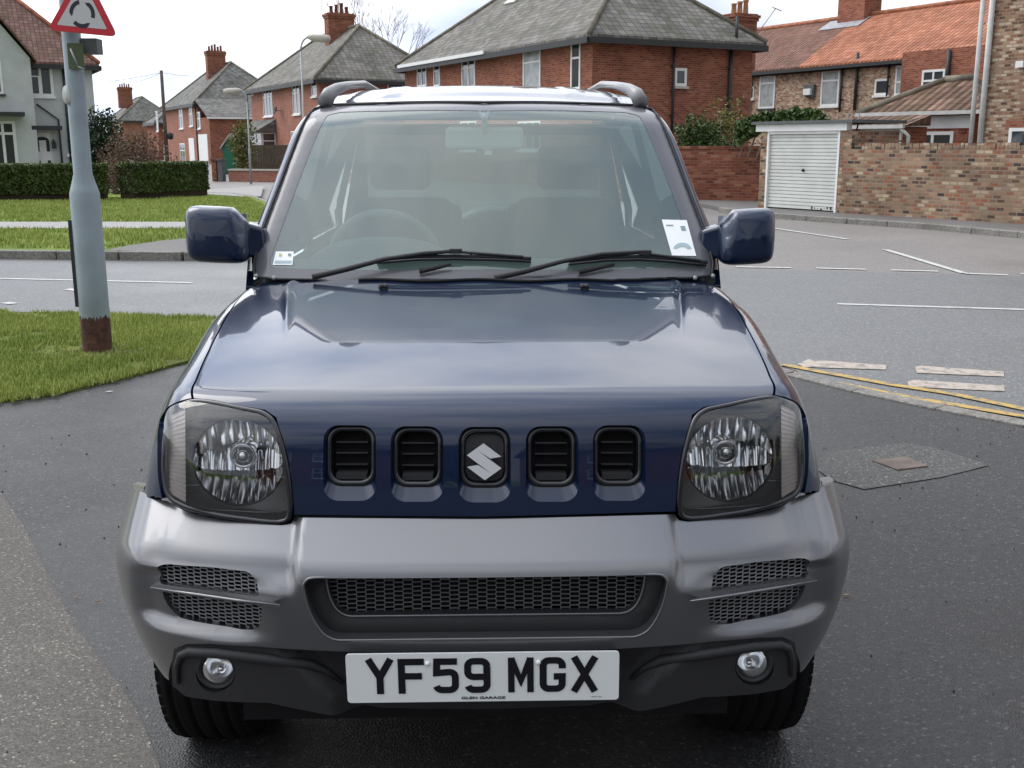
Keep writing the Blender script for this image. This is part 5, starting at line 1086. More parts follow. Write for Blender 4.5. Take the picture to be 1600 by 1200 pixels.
# near-black strip painting in the shadow of the gap under the bonnet lip
mb = MB(); bs = H(SU, [(462, 808), (600, 811), (757, 812), (914, 811), (1052, 808)], -.012); mb.tube([p+np.array([0, 0, -.004]) for p in bs], .012, 6); mb.build('lip_shadow_strip', M_gap, car)
for px_ in (600, 913):
    p = SU.hit(px_, 452); mb = MB(); mb.prism([p+(-.012, -.012, 0), p+(.012, -.012, 0), p+(.010, .012, .003), p+(-.010, .012, .003)], (0, 0, .011)); mb.lathe([(0, -.006), (.006, -.004), (.006, .006), (0, .008)], p+(-.006, -.01, .010), (0, 1, .2), 8); mb.lathe([(0, -.006), (.006, -.004), (.006, .006), (0, .008)], p+(.006, -.01, .010), (0, 1, .2), 8); mb.build('washer_nozzle', M_black, bonnet)
# ---- wings (fenders)
ytop = 3.06
wl = [(382, 446), (362, 481), (340, 519), (318, 563), (305, 594), (299, 622), (262, 636), (250, 655), (246, 700), (247, 745), (253, 779), (240, 775)]
WP = H(SU, wl); cxs = lambda y, z: float(SU.lift(SU.uv(np.array([[-.76, y, z]])))[0][0])
wc = (2.65, .335); ar = .425
arc = [(-.77, wc[0]-ar*math.cos(math.radians(a)), wc[1]+ar*math.sin(math.radians(a))) for a in (72, 85, 95, 110, 125, 140)]
ring3 = [(-.75, 2.34, .72)]+arc+[(-.76, 2.96, .5), (-.76, 2.99, .75), (-.72, 3.0, 1.0), (-.70, 3.02, 1.08)]
WPx = np.concatenate([WP, np.array(ring3)]); SUw = Surf(fU, (0, 2.75, .62), (-1, -.75, .55))
SUw2 = Surf(fU, (0, 2.75, .62), (1, -.75, .55))
wing1 = patch(SUw, 'wing', WPx, M_blue, car, step=.016, skirt=.02)
wing2 = patch(SUw2, 'wing', mir(WPx), M_blue, car, step=.016, skirt=.02)
# inner dark lining behind gaps
inn_ = sym(H(SU, [(757, 440), (400, 437), (380, 452), (300, 600), (250, 640), (240, 700), (245, 770), (455, 802), (757, 800)]))
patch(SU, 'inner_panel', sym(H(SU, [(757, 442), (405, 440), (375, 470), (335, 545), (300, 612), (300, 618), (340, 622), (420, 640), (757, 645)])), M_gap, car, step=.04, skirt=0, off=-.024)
# ---- headlights
def headlight(sgn):
    X = (lambda P: np.array(P)) if sgn < 0 else (lambda P: mir(np.atleast_2d(P)))
    h = bpy.data.objects.new('headlight', None)
    sf = Surf(fU, (0, 2.75, .62), (-.35*(-sgn)*-1, -1, .2))
    ln = X(HLs)
    lens = patch(sf, 'headlight', ln, G_lens, car, step=.015, skirt=0, off=.002)
    ring(list(res(ln, .012)), .0055, 'gasket', M_blackgl, lens)
    # housing tray: side wall and back, each real
    R_ = res(ln, .012); N_ = sf.nrm(R_); cen = R_.mean(0); n = len(R_); bk_ = (cen+(R_-cen)*.92)+np.array([0, .075, 0]); mb = MB(); mb.add(list(R_)+list(bk_), [(a, (a+1) % n, (a+1) % n+n, a+n) for a in range(n)], True)
    # back plate with round hole
    bc = X([SU.hit(372.5, 722, -.032)])[0]; rad_ = .0885
    mb.build('housing', M_housing, lens)
    # bezel face: outline at ~30 mm depth, ring from outline to circle
    m = 96
    def rs_n(P, n):
        P = np.concatenate([P, P[:1]]); s = np.concatenate([[0], np.cumsum(np.linalg.norm(np.diff(P, axis=0), axis=1))]); t_ = np.linspace(0, s[-1], n+1)[:-1]; return np.stack([np.interp(t_, s, P[:, i]) for i in range(3)], 1)
    O_ = rs_n(cen+(R_-cen)*.985, m)+np.array([0, .045, 0])
    an = np.arctan2(O_[:, 2]-bc[2], O_[:, 0]-bc[0]); Cc = np.stack([bc[0]+rad_*np.cos(an), np.full(m, bc[1]), bc[2]+rad_*np.sin(an)], 1)
    mb = MB(); mb.add(list(O_)+list(Cc), [(a, (a+1) % m, (a+1) % m+m, a+m) for a in range(m)], False); mb.build('bezel', M_housing, lens)
    mb = MB(); mb.lathe([(rad_*1.0, -.004), (rad_*1.03, -.002), (rad_*1.03, .010), (rad_*.985, .012)], bc, (0, 1, 0), 48); mb.build('bezel_ring', M_blackgl, lens)
    # faceted bowl: vertical flutes
    mb = MB(); nx, nr = 11, 10; F_ = []; V_ = []
    xs = np.linspace(-rad_, rad_, nx+1)
    for i in range(nx):
        xa, xb = xs[i], xs[i+1]; q = 4; ztops = [math.sqrt(max(0, rad_**2-x*x)) for x in (xa, xb)]
        for zi, (z0_, z1_) in enumerate(((-1, -.35), (-.35, .3), (.3, 1))):
            vv_ = []
            for j in range(q+1):
                s = j/q; x = xa+(xb-xa)*s; zt_ = math.sqrt(max(1e-9, rad_**2-x*x))
                for e_i, zf in enumerate((z0_, z1_)):
                    z = zt_*zf; rr_ = (x*x+z*z)/rad_**2; dep = .052*(1-rr_); tiltx = -.007*((s-.5)**2*4)
                    vv_.append((bc[0]+x, bc[1]+.004+max(0, dep+tiltx), bc[2]+z))
            o_ = len(V_); vv_ = [(p[0], p[1]+(.36, .52, .44, .62)[(i*3+zi) % 4]*(p[2]-bc[2]-zt_*z0_), p[2]) if q_ % 2 else p for q_, p in enumerate(vv_)]; V_ += vv_; F_ += [(o_+2*j, o_+2*j+1, o_+2*j+3, o_+2*j+2) for j in range(q)]
    mb.add(V_, F_, True); rf_ = mb.build('reflector', M_refl, lens)
    mb = MB(); mb.lathe([(rad_*.99, .0), (rad_*.99, .05), (rad_*.6, .1), (0, .11)], bc+(0, .008, 0), (0, 1, 0), 40); mb.build('bowl', M_refl, lens)
    bb = X([SU.hit(379, 713, -.032)])[0]; mb = MB(); mb.lathe([(.0, -.006), (.010, -.005), (.013, .0), (.0135, .06)], bb, (0, 1, 0), 20); mb.build('bulb_cap', M_refl, lens)
    mb = MB(); mb.lathe([(.020, .004), (.024, .0), (.0265, .004), (.0265, .05)], bb, (0, 1, 0), 28); mb.build('bulb_ring', M_chrome, lens)
    b2 = X([SU.hit(422, 742, -.045)])[0]; mb = MB(); mb.lathe([(0, -.002), (.008, 0), (.009, .02)], b2, (0, 1, 0), 16); mb.build('side_bulb', M_blackgl, lens)
    # indicator strip with ribs, upright grooves on bezel
    a = X(H(SU, [(262, 652), (289, 638), (290, 785), (264, 770)], -.004)); mb = MB(); nn_ = 40
    V_ = []; F_ = []
    for j in range(nn_+1):
        s = j/nn_; l = a[0]+(a[3]-a[0])*s; r = a[1]+(a[2]-a[1])*s; k = .003*(j % 2); V_ += [l+(0, k, 0), r+(0, k, 0)]
    F_ = [(2*j, 2*j+1, 2*j+3, 2*j+2) for j in range(nn_)]; mb.add(V_, F_, False); th = np.array([0, .012, 0])
    mb.build('indicator', M_amber, lens)
    mb = MB()
    for yy in (684, 721, 758):
        p = X(H(SU, [(291, yy), (312, yy)], -.02)); mb.tube(list(p), .0012, 5)
    p = X(H(SU, [(300, 792), (345, 797), (400, 800), (440, 800)], -.012)); mb.tube(list(p), .0012, 5)
    p = X(H(SU, [(292, 655), (350, 652), (405, 662)], -.012)); mb.tube(list(p), .0012, 5)
    mb.build('styling_lines', M_alloy, lens)
    return lens
headlight(-1); headlight(1)
# ---- bumper
BL = [(757, 811), (600, 810), (462, 808), (455, 818), (440, 821), (345, 812), (290, 799), (262, 783), (238, 779), (226, 770)]
BPl = H(SB, BL)
tail = [(-.815, 2.55, .80), (-.82, 2.52, .74)]
BPt = BPl
low_l = [(236, 1036), (250, 1058), (264, 1063), (270, 1030), (277, 1012), (292, 1006), (330, 1006), (400, 1010), (540, 1018), (757, 1021)]
BLo = H(SB, low_l)
sidep = np.array([(-.785, 2.40, .745), (-.83, 2.44, .69), (-.83, 2.36, .60), (-.81, 2.27, .52), (-.78, 2.22, .46)])
full = np.concatenate([BPt, sidep, BLo[1:]]); full[0, 0] = full[-1, 0] = 0
OG = [(473, 914), (480, 905), (490, 903), (757, 908), (757, 908), (757, 1003), (524, 1001), (505, 992), (488, 968), (478, 940)]
og = H(SB, OG[:4]); og2 = H(SB, OG[5:]); hg = np.concatenate([og[:-1], [og[-1]*[0, 1, 1]], [og2[0]*[0, 1, 1]], og2[1:]])
HG = np.concatenate([hg[3:6][::-1][::-1][:0], sym(np.concatenate([og2[1:][::1], og[:-1]]))])
lip = og2[1:]  # bottom-left up to left
HGs = rnd_(HG, .02)
mu = [(246, 884), (262, 881), (330, 886), (388, 893), (398, 903), (408, 933), (360, 927), (300, 919), (249, 912)]
ml = [(252, 922), (300, 929), (409, 944), (408, 975), (400, 984), (378, 984), (310, 972), (278, 964), (262, 946)]
MU, ML = rnd_(H(SB, mu), .012), rnd_(H(SB, ml), .012)
bumper = patch(SB, 'bumper', sym(full), M_silver, car, holes=[HGs, MU, ML, mir(MU)[::-1], mir(ML)[::-1]], step=.0100, skirt=.025, holeskirt=[.045, .022, .022, .022, .022])
# recessed inner frame of the wide opening
R_ = res(HGs, .008); n = len(R_)
IG = [(505, 906), (757, 909), (757, 974), (539, 972), (522, 962), (511, 940)]
ig = H(SB, IG); I_l = np.concatenate([ig[3:], ig[:1]]); IGs = rnd_(sym(I_l), .015)
def rsn(P, n):
    P = np.concatenate([P, P[:1]]); s = np.concatenate([[0], np.cumsum(np.linalg.norm(np.diff(P, axis=0), axis=1))]); t_ = np.linspace(0, s[-1], n+1)[:-1]; return np.stack([np.interp(t_, s, P[:, i]) for i in range(3)], 1)
m = 240; A_ = rsn(HGs, m); B_ = rsn(IGs, m); B_ = np.roll(B_, -int(np.argmin(np.linalg.norm(B_-A_[0], axis=1))), 0)
dv = np.array([0, 1., 0]); zc_ = B_[:, 2].min()
mb = MB(); A2 = A_+dv*.034; B2 = B_+dv*.026; B3 = B_+dv*.030+(B_.mean(0)-B_)*.004; B4 = B_+dv*.055
LL_ = [A2, B2, B3, B4]; mb.add([p for l in LL_ for p in l], [(q*m+a, q*m+(a+1) % m, (q+1)*m+(a+1) % m, (q+1)*m+a) for q in range(3) for a in range(m)], True)
mb.build('grille_frame', M_black, bumper)
ring(list(B_+dv*.026), .0022, 'frame_edge', M_silver, bumper); ring(list(res(HGs, .01)+dv*.001), .0028, 'opening_edge', M_silver, bumper)
def lattice(poly3, name, parent, cw, rh, mat=None, dy=.03, t_=.0011, shear=0.0, pxp=None):
    """expanded metal mesh filling a 3-D outline, lying dy behind it"""
    P = np.array(poly3); x0, x1, z0, z1 = P[:, 0].min(), P[:, 0].max(), P[:, 2].min(), P[:, 2].max(); Q2 = P[:, [0, 2]]
    A = np.stack([np.ones(len(P)), P[:, 0], P[:, 0]**2, P[:, 2]], 1); cf = np.linalg.lstsq(A, P[:, 1], rcond=None)[0]
    yy = lambda x, z: cf[0]+cf[1]*x+cf[2]*x*x+cf[3]*z+dy
    segs = []; j = 0; z = z0-rh
    while z < z1+rh:
        i = 0; x = x0-cw*2+(cw/2 if j % 2 else 0)
        while x < x1+cw:
            sh_ = shear*(x-(x0+x1)/2); a = (x-cw*.22, z+sh_); b = (x+cw*.22, z+sh_); c_ = (x+cw*.5-cw*.22, z+rh+sh_); d_ = (x-cw*.5+cw*.22, z+rh+sh_)
            segs += [(a, b), (b, c_), (a, d_)]; x += cw; i += 1
        z += rh; j += 1
    S_ = np.array(segs); mid = S_.mean(1); keep = inpoly(mid, Q2); S_ = S_[keep]; mb = MB()
    for (a, b) in S_:
        p = np.array([a[0], yy(*a), a[1]]); q = np.array([b[0], yy(*b), b[1]]); d = q-p; L_ = np.linalg.norm(d)
        if L_ < 1e-5: continue
        n_ = np.cross(d/L_, (0, 1., 0))*t_; mb.add([p-n_, q-n_, q+n_, p+n_, p-n_+(0, .0022, .0), q-n_+(0, .0022, 0), q+n_+(0, .0022, 0), p+n_+(0, .0022, 0)], [(0, 1, 2, 3), (0, 4, 5, 1), (2, 6, 7, 3)])
    return mb.build(name, mat or M_mesh, parent)
lattice(IGs+(IGs-IGs.mean(0))*.03, 'grille_mesh', bumper, .036, .0045, pmat('dark_mesh', (.15, .155, .16), .5, metal=.3), dy=.045, t_=.0010)
for s_ in (0, 1):
    f_ = (lambda P: P) if s_ == 0 else (lambda P: mir(P)); sh = -.08*(1 if s_ == 0 else -1)
    for pp in (MU, ML):
        q = f_(pp); lattice(q+(q-q.mean(0))*.05, 'side_mesh', bumper, .0285, .0040, dy=.016, t_=.0011, shear=sh)
        mb = MB(); mb.prism([p+dv*.055 for p in q+(q-q.mean(0))*.1], dv*.004); mb.build('mesh_backing', M_gap, bumper)
    ru = H(SB, [(236, 914), (262, 913), (330, 923), (405, 934), (438, 944)], .000); rl_ = f_(ru)
    a, b, c, d = (f_(H(SB, [q]))[0] for q in ((235, 916), (248, 908), (402, 930), (438, 944)))
    fr = f_(H(SB, [(235, 916), (300, 926), (370, 936), (438, 944)], .022)); tp = f_(H(SB, [(240, 911), (300, 919), (370, 929), (410, 935)], -.03))
    mb = MB(); vs = [*fr, *tp, *(fr+(0, 0, -.007)), *(tp+(0, 0, -.006))]; F_ = []
    for k in range(3): F_ += [(k, k+1, k+5, k+4), (k+8, k+9, k+1, k), (k+12, k+13, k+9, k+8)]
    mb.add(vs, F_, False); mb.tube([p+(0, -.001, -.002) for p in fr], [.0012, .0034, .0034, .0012], 6); mb.build('side_rib', M_silver, bumper)
mb = MB(); mb.prism([p+dv*.075 for p in IGs+(IGs-IGs.mean(0))*.15], dv*.005); mb.build('radiator', M_gap, car)
# ---- black lower valance with fog lamps
VL = [(757, 1016), (540, 1014), (400, 1006), (330, 1002), (285, 1004), (272, 1014), (268, 1040), (270, 1072), (290, 1088), (337, 1095), (420, 1098), (600, 1106), (757, 1108)]
VP = H(SV, VL); VP[0, 0] = VP[-1, 0] = 0
fogc = (337, 1052); fh_ = H(SV, [(fogc[0]+31*math.cos(a), fogc[1]+31*math.sin(a)) for a in np.linspace(0, 2*math.pi, 33)[:-1]])
val = patch(SV, 'lower_valance', sym(VP), M_black, car, holes=[fh_, mir(fh_)[::-1]], step=.014, skirt=.09, holeskirt=.05)
# raised ledge over the fog lamps
for s_ in (-1, 1):
    f_ = (lambda P: P) if s_ < 0 else (lambda P: mir(P))
    L_ = f_(H(SV, [(278, 1068), (276, 1040), (282, 1024), (296, 1018), (340, 1020), (420, 1030), (485, 1038), (510, 1048), (535, 1066)], .004)); mb = MB(); mb.tube(list(L_), [.004, .006, .008, .010, .011, .011, .010, .007, .004], 10); mb.build('valance_ledge', M_black, val)
    c = f_(H(SV, [(337, 1051)]))[0]; ax_ = np.array([0, 1, .0]); mb = MB(); mb.lathe([(.034, .0), (.031, .003), (.031, .03), (.040, .032), (.040, .0), (.036, -.003), (.034, .0)], c+(0, .008, 0), ax_, 32); fg = mb.build('fog_lamp', M_black, car)
    mb = MB(); mb.lathe([(.031, .012), (.028, .028), (.018, .040), (0, .045)], c, ax_, 32); mb.build('reflector', M_refl, fg)
    mb = MB(); mb.lathe([(.0315, .012), (.025, .006), (.012, .003), (0, .002)], c, ax_, 32); mb.build('lens', G_lens, fg)
    mb = MB(); mb.lathe([(.0, .014), (.007, .015), (.007, .03)], c+(0.006*-s_, 0, -.002), ax_, 12); mb.build('bulb_shield', M_chrome, fg)
# ---- number plate
tl, tr, bl_, br2 = AY(541, 1018, 1.893), AY(966, 1018, 1.893), AY(547, 1098, 1.897), AY(963, 1098, 1.897)
pc = (tl+tr+bl_+br2)/4; px_ = np.array([1, 0, 0.]); pz = ((tl+tr)-(bl_+br2)); pz /= np.linalg.norm(pz); PW, PH = .520, .1025; pn = np.cross(px_, pz); pn = pn if pn[1] < 0 else -pn
def PP(x, z, o=0): return pc+px_*x+pz*z+pn*o
rc = rnd_(np.array([PP(-PW/2, -PH/2), PP(PW/2, -PH/2), PP(PW/2, PH/2), PP(-PW/2, PH/2)]), .008)
mb = MB(); mb.prism(list(rc), -pn*.004); plate = mb.build('number_plate', M_plate, car)
def stroke(mb, pts, w_, ox, oz, sx_, sz_, closed=False, o=.0006, miter=True):
    P = [np.array([ox+x*sx_, oz+z*sz_]) for x, z in pts]; n = len(P); Lp = []; Rp = []
    for i in range(n):
        a = P[i-1] if (i > 0 or closed) else None; b = P[(i+1) % n] if (i < n-1 or closed) else None
        da = (P[i]-a)/np.linalg.norm(P[i]-a) if a is not None else None; db_ = (b-P[i])/np.linalg.norm(b-P[i]) if b is not None else None
        if da is None: da = db_
        if db_ is None: db_ = da
        na = np.array([-da[1], da[0]]); nb_ = np.array([-db_[1], db_[0]]); m_ = na+nb_; m_ /= np.linalg.norm(m_); k = w_/2/max(.45, float(m_@na)); Lp.append(P[i]+m_*k); Rp.append(P[i]-m_*k)
    for i in range(n if closed else n-1):
        j = (i+1) % n; mb.prism([PP(*Lp[i], o), PP(*Lp[j], o), PP(*Rp[j], o), PP(*Rp[i], o)], pn*.0006)
def arcp(cx, cz_, rx, rz, a0, a1, n=8): return [(cx+rx*math.cos(math.radians(a0+(a1-a0)*k/n)), cz_+rz*math.sin(math.radians(a0+(a1-a0)*k/n))) for k in range(n+1)]
CH = .0735; CW = .050; SW = .0135; hx, hz = (CW-SW)/2, (CH-SW)/2; rr_ = .011
GL = {
 'Y': [[(-hx-.003, CH/2), (0, -.002), (hx+.003, CH/2)], [(0, .002), (0, -CH/2)]],
 'F': [[(hx+SW/2, hz), (-hx, hz), (-hx, -CH/2)], [(-hx, .0), (hx*.75+SW/2, .0)]],
 '5': [[(hx+SW*.3, hz), (-hx+.002, hz), (-hx+.001, .006), (hx-rr_, .008)]+arcp(hx-rr_, .008-rr_, rr_, rr_, 80, 0, 5)+arcp(hx-rr_, -hz+rr_, rr_, rr_, 0, -90, 5)+arcp(-hx+rr_, -hz+rr_, rr_, rr_, -90, -165, 5)],
 '9': [arcp(hx-rr_, hz-rr_, rr_, rr_, 0, 90, 5)+arcp(-hx+rr_, hz-rr_, rr_, rr_, 90, 180, 5)+arcp(-hx+rr_, -.003+rr_, rr_, rr_, 180, 270, 5)+[(hx, -.003)], [(hx, hz-rr_+.0001), (hx, -hz+rr_)]+arcp(hx-rr_, -hz+rr_, rr_, rr_, -8, -90, 5)+arcp(-hx+rr_, -hz+rr_, rr_, rr_, -90, -165, 5)],
 'M': [[(-hx, -CH/2), (-hx, CH/2)], [(hx, -CH/2), (hx, CH/2)], [(-hx, CH/2-.001), (0, -.012), (hx, CH/2-.001)]],
 'G': [[(hx, .013), (hx, hz-rr_)]+arcp(hx-rr_, hz-rr_, rr_, rr_, 8, 90, 5)+arcp(-hx+rr_, hz-rr_, rr_, rr_, 90, 180, 5)+arcp(-hx+rr_, -hz+rr_, rr_, rr_, 180, 270, 5)+arcp(hx-rr_, -hz+rr_, rr_, rr_, 270, 352, 5)+[(hx, -.004), (.002, -.004)]],
 'X': [[(-hx-.002, CH/2), (hx+.002, -CH/2)], [(hx+.002, CH/2), (-hx-.002, -CH/2)]]}
for ch_, cx_ in (('Y', 356), ('F', 485), ('5', 627), ('9', 758), ('M', 938), ('G', 1070), ('X', 1202)):
    xc = (cx_-782)/2.667/813.5*1.0; mb = MB()
    for si, st_ in enumerate(GL[ch_]): stroke(mb, st_, SW if ch_ not in 'M' else SW*.92, xc, .0045, 1, 1.0, o=.0006+.0003*si)
    mb.build('plate_character', M_ink, plate)
def textobj(s, size, place, mat, name, parent, sx_=1.0):
    cu = bpy.data.curves.new(name, 'FONT'); cu.body = s; cu.size = size; cu.align_x = 'CENTER'; cu.extrude = .0003; cu.offset = size*.02
    tmp = bpy.data.objects.new('tmp', cu); COL.objects.link(tmp); dg = bpy.context.evaluated_depsgraph_get(); me = bpy.data.meshes.new_from_object(tmp.evaluated_get(dg))
    l = np.array(rootloc(parent))
    for v in me.vertices: v.co = Vector(place(v.co.x*sx_, v.co.y, v.co.z)-l)
    me.materials.clear(); me.materials.append(mat); bpy.data.objects.remove(tmp); o = bpy.data.objects.new(name, me); COL.objects.link(o); o.parent = parent; return o
textobj('GLEN GARAGE', .0072, lambda x, y, z: PP(x-.0005, y-.0455, .0008+z), M_ink, 'dealer_lettering', plate, 1.75)
textobj('BS AU 145d', .0028, lambda x, y, z: PP(x+.217, y-.0445, .0008+z), M_cardg, 'small_print', plate, 1.4)
for cx_ in (553, 1010):
    mb = MB(); mb.lathe([(0, -.004), (.0035, -.0035), (.005, -.001), (.005, .001)], PP((cx_-782)/2.667/813.5, .031, .0015), -pn, 14); mb.build('screw_cap', M_plate, plate)
mb = MB(); mb.box(-.22, .22, 1.90, 2.02, .455, .54); mb.build('plate_bracket', M_black, car)
# ---- wheel-arch flares (silver)
def flare(cy, s_):
    mb = MB(); R1 = .375; K = 26; prof = [(.70, R1-.0), (.775, R1-.003), (.793, R1+.008), (.796, R1+.03), (.78, R1+.045), (.73, R1+.055)]; vs = []
    for k in range(K+1):
        a = math.radians(104+94*k/K)
        for (x, r) in prof: vs.append((s_*x, cy-r*math.cos(a), .335+r*math.sin(a)*(1.02)))
    n = len(prof); fs = [(k*n+j, k*n+j+1, (k+1)*n+j+1, (k+1)*n+j) for k in range(K) for j in range(n-1)]
    if s_ > 0: fs = [f[::-1] for f in fs]
    mb.add(vs, fs, True); return mb.build('wheel_arch_flare', M_silver, car, sub=1)
for s_ in (-1, 1): flare(2.65, s_); flare(4.90, s_)
# ---- wheels
def wheel(x, y, s_):
    mb = MB(); c = (x, y, .334); W2 = .1025; R_ = .334
    prof = [(.20, -.085), (.235, -.098), (.28, -.1025), (.312, -.098), (.325, -.088)]
    tr_ = []
    for k, g in enumerate(np.linspace(-.080, .080, 33)): gr = .007 if k % 8 in (3, 4) else 0; tr_.append((.334-.25*max(0, abs(g)-.055)**1.0*.35-gr, g))
    prof = prof+tr_+[(r, -a) for r, a in reversed(prof)]
    mb.lathe(prof, c, (1, 0, 0), 64)
    # tread blocks: cross grooves as raised shoulder lugs
    for k in range(60):
        a = 2*math.pi*k/56
        for sg in (-1, 1):
            d = np.array([0, math.cos(a), math.sin(a)]); tg = np.array([0, -math.sin(a), math.cos(a)]); p = np.array(c)+d*.318+np.array([sg*.078, 0, 0]); mb.par(p-tg*.0145, tg*.029, (sg*.017, 0, 0), d*.0095)
    root_ = bpy.data.objects.new('wheel', None); ty = mb.build('wheel', M_rubber, car)
    mb = MB(); mb.lathe([(.02, .0), (.05, .01), (.055, .03), (.19, .045), (.205, .09), (.20, .1), (.195, .05), (.19, -.09), (.205, -.1)], c, (s_, 0, 0), 40); rim = mb.build('rim', M_alloy, ty)
    mb = MB()
    for k in range(5):
        a = 2*math.pi*k/5; d = np.array([0, math.cos(a), math.sin(a)]); tg = np.array([0, -math.sin(a), math.cos(a)]); p = np.array(c)+np.array([s_*.05, 0, 0])
        mb.par(p+d*.04-tg*.025, tg*.05, d*.15, (s_*.03, 0, 0))
    mb.lathe([(0, .09), (.03, .088), (.032, .04)], c, (s_, 0, 0), 20); mb.build('spokes', M_alloy, ty, bevel=.006); return ty
for s_ in (-1, 1): wheel(s_*.675, 2.65, s_); wheel(s_*.675, 4.90, s_)
# ---- underbody, axle, brackets
mb = MB(); mb.box(-.52, .52, 2.12, 5.1, .30, .62); mb.box(-.60, .60, 3.1, 4.3, .34, .7); mb.build('underbody', M_gap, car)
mb = MB(); mb.tube([(-.6, 2.65, .31), (.6, 2.65, .31)], .045, 10); mb.lathe([(0, -.13), (.1, -.08), (.13, 0), (.1, .08), (0, .13)], (.12, 2.65, .31), (0, 1, 0), 16); mb.tube([(-.6, 4.90, .31), (.6, 4.90, .31)], .05, 10); mb.build('axles', M_gap, car)
for s_ in (-1, 1):
    mb = MB(); mb.prism([(s_*.40, 2.2, .46), (s_*.56, 2.2, .46), (s_*.50, 2.2, .29), (s_*.44, 2.2, .28)], (0, .03, 0)); mb.build('tow_bracket', M_black, car, bevel=.01)
# ---- lower body sides, doors and tail
SL = Surf(fU, (0, 4.0, .7), (-1, 0, .0)); SR = Surf(fU, (0, 4.0, .7), (1, 0, .0))
arcr = [(-.77, 4.90-.425*math.cos(math.radians(a)), .335+.425*math.sin(math.radians(a))) for a in np.linspace(18, 162, 12)]
doorp = np.array([(-.74, 3.005, .44), (-.72, 3.005, .8), (-.70, 3.02, 1.08), (-.69, 3.4, 1.10), (-.69, 4.2, 1.10), (-.74, 4.2, .44)])
quart = np.array([(-.72, 4.21, 1.10), (-.72, 5.22, 1.10), (-.74, 5.25, .5)]+[tuple(p) for p in arcr[::-1]]+[(-.74, 4.21, .44)])
sill = np.array([(-.74, 2.99, .36), (-.74, 2.99, .43), (-.74, 4.32, .43), (-.74, 4.32, .36)])
for s_, sf in ((-1, SL), (1, SR)):
    f_ = (lambda P: P) if s_ < 0 else mir
    d_ = patch(sf, 'door', f_(doorp), M_blue, car, step=.04, skirt=.02)
    mb = MB(); mb.tube([(s_*.775, 4.0, .93), (s_*.80, 4.03, .935), (s_*.80, 4.12, .935), (s_*.775, 4.15, .93)], .012, 8); mb.build('door_handle', M_black, d_)
    mb = MB(); mb.par((s_*.735 if s_ < 0 else .735, 3.06, .58), (s_*.045, 0, 0), (0, 1.08, 0), (0, 0, .09)); mb.build('side_moulding', M_silver, d_, bevel=.012)
    patch(sf, 'rear_quarter', f_(quart), M_blue, car, step=.04, skirt=.02)
    patch(sf, 'sill_cover', f_(sill), M_silver, car, step=.04, skirt=.03, off=.02)
mb = MB(); mb.box(-.70, .70, 5.20, 5.24, .45, 1.12); tg_ = mb.build('tailgate', M_blue, car, bevel=.01)
mb = MB(); mb.box(-.78, .78, 5.22, 5.36, .42, .66); mb.build('rear_bumper', M_silver, car, bevel=.03)
mb = MB(); mb.lathe([(.2, -.09), (.3, -.1), (.334, -.07), (.334, .07), (.3, .1), (.0, .1)], (.05, 5.36, .88), (0, 1, 0), 40); mb.build('spare_wheel_cover', M_silver, car)
for s_ in (-1, 1): mb = MB(); mb.box(min(s_*.60, s_*.72), max(s_*.60, s_*.72), 5.2, 5.26, .72, .95); mb.build('tail_lamp', pmat('tail_red%d' % (s_+1), (.4, .01, .01), .2), car)
# ---- cabin shell
WS_out_l = [(757, 160), (600, 161), (515, 164), (490, 170), (481, 180), (470, 200), (436, 290), (406, 370), (396, 412), (398, 432), (430, 436), (757, 440)]
WSO = H(SC, WS_out_l); WSO[0, 0] = WSO[-1, 0] = 0; WSO = rnd_(sym(WSO), .006)
clr_l = [(757, 172), (600, 172), (530, 174), (510, 179), (502, 192), (470, 270), (440, 350), (419, 410), (420, 417), (428, 420), (757, 422)]
CLR = H(SC, clr_l); CLR[0, 0] = CLR[-1, 0] = 0; CLRs = rnd_(sym(CLR), .010)
patch(SC, 'windscreen_edge', WSO, M_frit, car, holes=[CLRs], step=.02, skirt=.01, off=-.004, holeskirt=.006)
patch(SC, 'windscreen', CLRs, G_screen, car, step=.04, skirt=0, off=-.005)
ring(list(res(WSO, .02)), .0035, 'screen_seal', M_black, car)
# roof with header, one panel
hd_l = H(SC, [(757, 158), (600, 159), (515, 162), (507, 163), (500, 152)])
roofp = np.concatenate([hd_l[:4], np.array([(-.60, 3.62, 1.63), (-.60, 4.4, 1.65), (-.60, 5.2, 1.62), (0, 5.23, 1.64)])]); roofp[0, 0] = 0
SR2 = Surf(fC, (0, 4.3, 1.2), (0, -.3, 1))
patch(SR2, 'roof', sym(roofp), M_blue, car, step=.022, skirt=.02)
SCl, SCr = Surf(fC, (0, 4.0, 1.35), (-1, -.5, .15)), Surf(fC, (0, 4.0, 1.35), (1, -.5, .15))
pil = np.concatenate([H(SC, [(509, 166), (489, 172), (476, 184), (464, 204), (431, 290), (400, 370), (390, 410), (394, 424)]), np.array([(-.69, 3.16, 1.142), (-.69, 3.27, 1.142), (-.66, 3.37, 1.20), (-.62, 3.62, 1.50), (-.60, 3.73, 1.60), (-.60, 3.70, 1.64)])])
sideglass = np.array([(-.68, 3.24, 1.12), (-.66, 3.34, 1.21), (-.62, 3.59, 1.50), (-.60, 3.69, 1.585), (-.60, 4.24, 1.60), (-.68, 4.24, 1.12)])
side2 = np.array([(-.68, 4.34, 1.14), (-.60, 4.34, 1.59), (-.60, 5.08, 1.58), (-.68, 5.12, 1.14)])
frame_o = np.array([(-.69, 3.21, 1.09), (-.66, 3.31, 1.20), (-.62, 3.56, 1.50), (-.60, 3.67, 1.605), (-.60, 3.65, 1.63), (-.60, 4.4, 1.645), (-.60, 5.2, 1.62), (-.69, 5.22, 1.09)])
